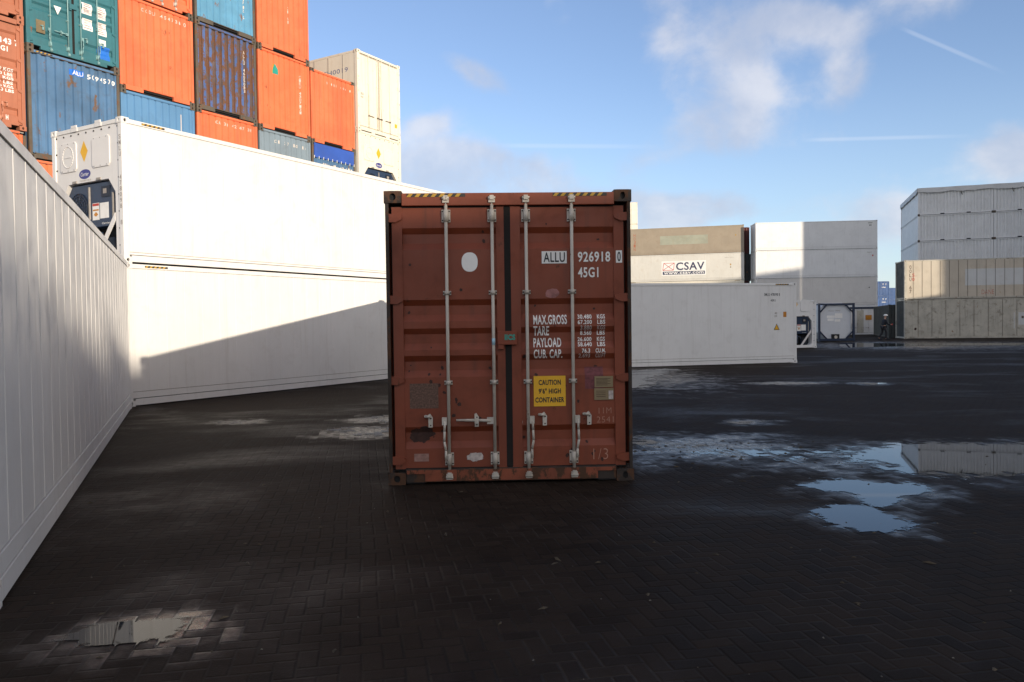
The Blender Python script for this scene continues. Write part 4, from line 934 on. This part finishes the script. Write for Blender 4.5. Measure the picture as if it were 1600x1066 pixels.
# ------------------------------------------------------------------ ground
PUD={
'main':[(3.7, 9.18), (4.2, 9.55), (4.71, 9.81), (5.12, 9.93), (5.77, 9.92), (6.31, 9.77), (6.54, 9.65), (7.4,9.3),(6.9,8.2),(5.36, 7.9), (5.13, 7.95), (4.76, 7.98), (4.37, 7.97), (4.14, 8.09), (3.99, 8.31), (3.94, 8.74), (3.82, 8.95)],
'p2a':[(2.71, 7.51), (3.02, 7.74), (3.34, 7.81), (3.54, 7.58), (3.81, 7.62), (3.9, 7.44), (3.85, 7.21), (3.63, 7.04), (3.49, 7.05), (3.24, 6.69), (3.05, 6.63), (3.02, 6.87), (3.12, 7.04), (3.02, 7.21), (2.87, 7.28)],
'p2b':[(2.48, 6.62), (2.71, 6.72), (2.95, 6.71), (3.0, 6.48), (3.06, 6.22), (3.15, 6.1), (3.0, 5.95), (2.78, 5.85), (2.59, 5.84), (2.5, 5.98), (2.42, 6.19)],
'bl':[(-2.3, 4.15), (-2.26, 4.23), (-2.12, 4.24), (-2.07, 4.3), (-1.94, 4.29), (-1.81, 4.31), (-1.75, 4.22), (-1.75, 4.14), (-1.74, 4.01), (-1.83, 3.96), (-1.97, 3.95), (-2.1, 3.92), (-2.25, 4.03)],
'p3':[(-2.87, 11.95), (-2.67, 12.37), (-2.39, 12.5), (-1.91, 12.3), (-1.59, 12.19), (-1.45, 11.09), (-1.71, 11.11), (-2.05, 11.14), (-2.41, 11.37)],
'p3b':[(-4.97, 13.18), (-4.77, 13.5), (-4.43, 13.46), (-4.12, 13.17), (-4.23, 12.85), (-4.57, 12.8)],
'p3c':[(-2.78, 13.55), (-2.36, 13.78), (-2.07, 13.47), (-1.95, 12.69), (-2.26, 12.89)],
'p4':[(1.42, 11.07), (1.62, 10.93), (1.86, 10.78), (2.09, 10.41), (2.48, 9.95), (2.84, 9.82), (3.42, 9.67), (3.8, 9.44), (3.6, 8.93), (3.15, 8.88), (2.75, 8.99), (2.3, 9.25), (1.92, 9.6), (1.64, 10.02), (1.32, 10.37)],
'pE':[(3.6, 25.3), (4.88, 26.0), (5.39, 25.9), (4.54, 23.47), (3.85, 21.73), (3.69, 19.94), (3.08, 18.68), (2.61, 18.58), (2.4, 21.5)],
'pt':[(5.82, 19.78), (6.48, 20.09), (7.32, 19.73), (7.83, 19.43), (7.25, 19.13), (6.31, 19.09)],
'pk':[(17.62, 42.4), (21.2, 52.0), (23.99, 47.95), (29.93, 46.37), (27.36, 42.39), (23.23, 44.29), (20.5, 43.2)],
'pn':[(8.27, 19.35), (8.65, 19.49), (9.07, 19.21), (8.53, 18.71)],
'pm':[(3.27, 12.3), (3.72, 12.49), (4.08, 12.37), (3.89, 12.08), (3.45, 11.9)],
}
def herring(t, oc):
    X, Y, _z = t.sep(oc)[:3]
    th_ = radians(10.8); c0, s0 = cos(th_), sin(th_)
    wob = t.noise(oc, .6, 2); wob2 = t.noise(t.vm('ADD', oc, (31., 7., 0.)), .6, 2)
    u = t.m('MULTIPLY', t.m('ADD', t.m('ADD', t.m('MULTIPLY', X, c0), t.m('MULTIPLY', Y, s0)), t.m('MULTIPLY', wob, .05)), 10.)
    v = t.m('MULTIPLY', t.m('ADD', t.m('SUBTRACT', t.m('MULTIPLY', Y, c0), t.m('MULTIPLY', X, s0)), t.m('MULTIPLY', wob2, .05)), 10.)
    iu, iv = t.m('FLOOR', u), t.m('FLOOR', v); fu, fv = t.m('SUBTRACT', u, iu), t.m('SUBTRACT', v, iv)
    m4 = t.m('FLOORED_MODULO', t.m('SUBTRACT', iu, iv), 4.)
    def iseq(k): return t.m('COMPARE', m4, float(k), .1)
    e0, e1, e2, e3 = iseq(0), iseq(1), iseq(2), iseq(3)
    ru, rv = t.m('SUBTRACT', 1., fu), t.m('SUBTRACT', 1., fv)
    # distance to the left/right/bottom/top edge, ignored where the cell joins its other half
    dl = t.m('ADD', fu, t.m('MULTIPLY', e1, 5.)); dr_ = t.m('ADD', ru, t.m('MULTIPLY', e0, 5.))
    db = t.m('ADD', fv, t.m('MULTIPLY', e2, 5.)); dt = t.m('ADD', rv, t.m('MULTIPLY', e3, 5.))
    edge = t.m('MINIMUM', t.m('MINIMUM', dl, dr_), t.m('MINIMUM', db, dt))
    bu = t.m('SUBTRACT', iu, e1); bv = t.m('SUBTRACT', iv, e2)
    wn = t.new('ShaderNodeTexWhiteNoise', noise_dimensions='2D'); t.put(wn.inputs['Vector'], t.comb(bu, bv, 0.)); rnd = wn.outputs[0]
    return X, Y, edge, rnd
gm, t, bs = newmat('wet block paving')
oc = t.new('ShaderNodeTexCoord').outputs['Object']
X, Y, edge, rnd = herring(t, oc)
joint = t.sm(edge, .03, .09, 1., 0.)
big = t.noise(oc, .35, 5, .6); mid = t.noise(oc, 1.7, 6, .65); fine_ = t.noise(oc, 60., 4, .6); grit = t.noise(oc, 220., 2, .6)
base = t.mix(rnd, (.0125, .0088, .0066), (.023, .0160, .0118))
base = t.mix(t.m('MULTIPLY', t.sm(mid, .45, .7), .5), base, (.026, .0185, .0135))
base = t.mix(t.m('MULTIPLY', t.sm(fine_, .55, .8), .35), base, (.045, .04, .036))
base = t.mix(t.m('MULTIPLY', joint, t.sm(t.noise(oc, .5, 4), .35, .65, .15, .85)), base, t.mix(t.sm(t.noise(oc, .8, 3), .42, .6), (.009, .008, .007), (.040, .033, .028)))  # lighter joints: sand, plus the gleam of wet joints put into the colour
spk = t.sm(grit, .70, .78)
base = t.mix(t.m('MULTIPLY', spk, .5), base, (.16, .14, .12))
# wetness
wet = t.sm(t.noise(t.vm('MULTIPLY', oc, (.55, 1., 1.)), .42, 6, .62, .5), .47, .70)
halo = None
for k, pts in PUD.items():
    if k in ('pk', 'pE', 'pn', 'pt'): sc = 1.6
    else: sc = 2.3 if k == 'bl' else 1.5
    mx = sum(p[0] for p in pts) / len(pts); my = sum(p[1] for p in pts) / len(pts)
    rx = max(abs(p[0] - mx) for p in pts) * sc; ry = max(abs(p[1] - my) for p in pts) * sc
    qx = t.m('DIVIDE', t.m('SUBTRACT', X, mx), rx); qy = t.m('DIVIDE', t.m('SUBTRACT', Y, my), ry)
    g = t.m('SUBTRACT', 1., t.m('SQRT', t.m('ADD', t.m('MULTIPLY', qx, qx), t.m('MULTIPLY', qy, qy))))
    halo = g if halo is None else t.m('MAXIMUM', halo, g)
hal = t.sm(t.m('ADD', t.m('ADD', halo, t.m('MULTIPLY', t.m('SUBTRACT', rnd, .5), .35)), t.m('MULTIPLY', t.m('SUBTRACT', mid, .5), 1.7)), .0, .85)
wetness = t.m('MAXIMUM', t.m('MULTIPLY', wet, .4), hal)
wt2 = t.m('MULTIPLY', wetness, t.sm(t.noise(oc, 9., 5, .7), .25, .6, .55, 1.))
bs.inputs['Specular IOR Level'].default_value = .2
rough = t.mix(wt2, t.mix(rnd, .72, .80, 'FLOAT'), .16, 'FLOAT')
base = t.mix(t.m('MULTIPLY', wt2, .35), base, (.014, .013, .012))
t.put(bs.inputs['Base Color'], base); t.put(bs.inputs['Roughness'], rough); bs.inputs['IOR'].default_value = 1.42
t.put(bs.inputs['Specular IOR Level'], t.mix(wt2, .09, .5, 'FLOAT'))
bp = t.new('ShaderNodeBump'); bp.inputs['Distance'].default_value = .012
t.put(bp.inputs['Strength'], t.mix(hal, .55, .25, 'FLOAT'))
hgt = t.m('ADD', t.m('ADD', t.m('MULTIPLY', t.sm(edge, .0, .14), 1.), t.m('MULTIPLY', rnd, .35)), t.m('ADD', t.m('MULTIPLY', fine_, .35), t.m('MULTIPLY', grit, .10)))
t.put(bp.inputs['Height'], hgt); t.l.new(bp.outputs[0], bs.inputs['Normal'])
b = MB(); b.poly([(-900, -900, 0), (900, -900, 0), (900, 1500, 0), (-900, 1500, 0)])
g_ = link('ground', b.mesh('ground', gm)); g_['kind'] = 'structure'

# water standing in the hollows
wm, t, bs = newmat('standing water')
oc = t.new('ShaderNodeTexCoord').outputs['Object']
at = t.new('ShaderNodeAttribute', attribute_name='shore').outputs['Fac']
n1 = t.noise(t.vm('MULTIPLY', oc, (1., 1.2, 1.)), 2.6, 8, .70, .5)
_x, _y, edge_, rnd_ = herring(t, oc)
pv = t.m('ADD', t.m('MULTIPLY', t.m('SUBTRACT', rnd_, .5), .40), t.m('MULTIPLY', t.sm(edge_, .02, .10, 1., 0.), .22))
pv = t.m('ADD', pv, t.m('MULTIPLY', t.m('SUBTRACT', t.noise(oc, 45., 4, .6), .5), .35))
al = t.sm(t.m('ADD', t.m('ADD', at, pv), t.m('MULTIPLY', t.m('SUBTRACT', n1, .5), 1.6)), .34, .50)
gl = t.new('ShaderNodeBsdfGlossy'); gl.inputs['Roughness'].default_value = .02; gl.inputs['Color'].default_value = (.84, .86, .90, 1)
bs.inputs['Base Color'].default_value = (.016, .015, .013, 1); bs.inputs['Roughness'].default_value = .6; bs.inputs['Specular IOR Level'].default_value = 0
fr_n = t.new('ShaderNodeFresnel'); fr_n.inputs['IOR'].default_value = 1.33
mx1 = t.new('ShaderNodeMixShader'); t.put(mx1.inputs[0], fr_n.outputs[0]); t.l.new(bs.outputs[0], mx1.inputs[1]); t.l.new(gl.outputs[0], mx1.inputs[2])
tr_ = t.new('ShaderNodeBsdfTransparent'); mx2 = t.new('ShaderNodeMixShader'); t.put(mx2.inputs[0], al); t.l.new(tr_.outputs[0], mx2.inputs[1]); t.l.new(mx1.outputs[0], mx2.inputs[2])
t.l.new(mx2.outputs[0], [n_ for n_ in t.n if n_.type == 'OUTPUT_MATERIAL'][0].inputs[0])
def puddle(name, pts, amt=1., seed=0):
    n = len(pts); xs = [p[0] for p in pts]; ys = [p[1] for p in pts]
    size = max(max(xs) - min(xs), max(ys) - min(ys)); w = max(.10, min(.5, size * .11)); st = max(.035, size / 60)
    def sd(x, y):
        d = 1e9; ins = False
        for i in range(n):
            (ax, ay), (bx, by) = pts[i], pts[(i + 1) % n]
            ex, ey = bx - ax, by - ay; t_ = max(0, min(1, ((x - ax) * ex + (y - ay) * ey) / (ex * ex + ey * ey)))
            d = min(d, hypot(x - ax - ex * t_, y - ay - ey * t_))
            if (ay > y) != (by > y) and x < (bx - ax) * (y - ay) / (by - ay) + ax: ins = not ins
        return d if ins else -d
    bm = bmesh.new(); sh = bm.verts.layers.float.new('shore')
    nx = int((max(xs) - min(xs) + 2 * w) / st) + 1; ny = int((max(ys) - min(ys) + 2 * w) / st) + 1; G = {}; zz = .004 + .0002 * seed
    for i in range(nx + 1):
        for j in range(ny + 1):
            x, y = min(xs) - w + i * st, min(ys) - w + j * st; q = sd(x, y)
            if q > -w - 1.5 * st:
                v_ = bm.verts.new((x, y, zz)); v_[sh] = max(0., min(1., .42 + q / w * .6)) * amt; G[i, j] = v_
    for i in range(nx):
        for j in range(ny):
            k4 = [(i, j), (i + 1, j), (i + 1, j + 1), (i, j + 1)]
            if all(k_ in G for k_ in k4): bm.faces.new([G[k_] for k_ in k4])
    me = bpy.data.meshes.new(name); bm.to_mesh(me); bm.free(); me.materials.append(wm)
    o = link(name, me); o['kind'] = 'structure'
    return o
AMT = {'p4': .38, 'p3': .30, 'p3b': .25, 'p3c': .25, 'pE': .75, 'pt': .62, 'pk': .7, 'pn': .62, 'pm': .42, 'p2a': .82, 'p2b': .9, 'bl': .9}
for i, (k, pts) in enumerate(PUD.items()): puddle('puddle_water', pts, AMT.get(k, 1.), i)

# grit, leaf scraps and twigs scattered over the paving
for nm, mt, N, seed, sc in (('grit', 'grit', 150, 1, .6), ('leaf_litter', 'twig', 260, 2, 1.5)):
    R = random.Random(seed); b = MB()
    for i in range(N):
        y = 2.6 + 22 * R.random() ** 1.6; x = R.uniform(-.62, .66) * y
        if nm == 'leaf_litter' and R.random() < .45: x, y = R.uniform(1.3, 4.2), R.uniform(8.6, 10.6) - .2
        if -1.35 < x < 1.35 and y > 7.6 or x < -3.0 - (y - 4.5) * .42 + .1: continue
        s = R.uniform(.004, .012) * sc; a_ = R.uniform(0, 6.28); l = s * R.uniform(1, 3.2 if nm != 'grit' else 1.4)
        ca_, sa_ = cos(a_), sin(a_); hz_ = s * R.uniform(.3, .9)
        base_ = [(x + ca_ * l - sa_ * s * .5, y + sa_ * l + ca_ * s * .5), (x - ca_ * l * .7 - sa_ * s * .6, y - sa_ * l * .7 + ca_ * s * .6), (x - ca_ * l, y - sa_ * l), (x + sa_ * s * .8, y - ca_ * s * .8)]
        bot = [b.bm.verts.new((p_[0], p_[1], .001)) for p_ in base_]; top = b.bm.verts.new((x, y, .003 + hz_))
        for k in range(4): b.bm.faces.new([bot[k], bot[(k + 1) % 4], top])
        b.bm.faces.new(bot[::-1])
    bmesh.ops.recalc_face_normals(b.bm, faces=b.bm.faces)
    o = link(nm, b.mesh(nm, mt)); o['kind'] = 'stuff'; o['label'] = 'pale grit scattered over the dark paving' if nm == 'grit' else 'dark leaf scraps and twigs on the wet paving'; o['category'] = nm.replace('_', ' ')

# ------------------------------------------------------------------ person walking far off, white helmet
def skin_mesh(name, verts, edges, radii, mat, sub=2):
    me = bpy.data.meshes.new(name); me.from_pydata(verts, edges, []); o = bpy.data.objects.new(name, me); COL.objects.link(o)
    o.modifiers.new('skin', 'SKIN'); 
    for i, r in enumerate(radii): me.skin_vertices[0].data[i].radius = (r, r * (.8 if r > .09 else 1)) if not isinstance(r, tuple) else r
    me.skin_vertices[0].data[0].use_root = True
    s = o.modifiers.new('sub', 'SUBSURF'); s.levels = sub
    dg = bpy.context.evaluated_depsgraph_get(); m2 = bpy.data.meshes.new_from_object(o.evaluated_get(dg)); m2.name = name
    bpy.data.objects.remove(o); m2.materials.clear(); m2.materials.append(MT[mat])
    for p_ in m2.polygons: p_.use_smooth = True
    return m2
pe = empty('person', 'person in dark clothes and a white helmet walking to the right, one arm forward', 'person', (26.7, 57.0, 0), 0)
V = [(0, 0, .95), (.03, 0, 1.12), (.07, 0, 1.38), (.10, 0, 1.50), (.13, 0, 1.62), (.15, 0, 1.70),
     (.02, -.10, .90), (.16, -.11, .50), (.10, -.11, .08), (.27, -.11, .035),
     (-.02, .10, .90), (-.06, .11, .50), (-.30, .11, .13), (-.20, .11, .035),
     (.07, -.19, 1.40), (.16, -.23, 1.13), (.40, -.19, 1.08), (.50, -.19, 1.09),
     (.07, .19, 1.40), (.00, .23, 1.12), (.14, .22, .88), (.18, .22, .80)]
Eg = [(0, 1), (1, 2), (2, 3), (3, 4), (4, 5), (0, 6), (6, 7), (7, 8), (8, 9), (0, 10), (10, 11), (11, 12), (12, 13), (2, 14), (14, 15), (15, 16), (16, 17), (2, 18), (18, 19), (19, 20), (20, 21)]
Rr = [.14, .13, .15, .055, .085, .09, .09, .06, .042, .035, .09, .06, .042, .035, .06, .045, .033, .035, .06, .045, .033, .035]
link('body', skin_mesh('body', V, Eg, Rr, 'skin'), pe)
J = [0, 1, 2, 3, 14, 15, 16, 18, 19, 20]
idx = {j: i for i, j in enumerate(J)}
link('jacket', skin_mesh('jacket', [V[j] if j != 3 else (.09, 0, 1.47) for j in J], [(idx[a_], idx[b_]) for a_, b_ in Eg if a_ in idx and b_ in idx], [.175, .17, .18, .075, .08, .065, .05, .08, .065, .05], 'cloth'), pe)
J = [0, 6, 7, 8, 10, 11, 12]; idx = {j: i for i, j in enumerate(J)}
link('trousers', skin_mesh('trousers', [V[j] for j in J], [(idx[a_], idx[b_]) for a_, b_ in Eg if a_ in idx and b_ in idx], [.16, .115, .085, .065, .115, .085, .065], 'cloth2'), pe)
b = MB(); bmesh.ops.create_uvsphere(b.bm, u_segments=16, v_segments=10, radius=.145, matrix=Matrix.Translation((.15, 0, 1.72)) @ Matrix.Diagonal((1.1, .9, .85, 1)))
for v_ in [v_ for v_ in b.bm.verts if v_.co.z < 1.70]: b.bm.verts.remove(v_)
link('helmet', b.mesh('helmet', 'helmet'), pe)
b = MB(); bmesh.ops.create_uvsphere(b.bm, u_segments=8, v_segments=6, radius=.06, matrix=Matrix.Translation((.52, -.19, 1.09))); link('glove', b.mesh('glove', 'redglove'), pe)
for (fx, fy) in ((.20, -.11), (-.25, .11)):
    b = MB(); b.box(fx - .10, fx + .18, fy - .05, fy + .05, .0, .10); link('boot', b.mesh('boot', 'cloth'), pe, bevel=.03)
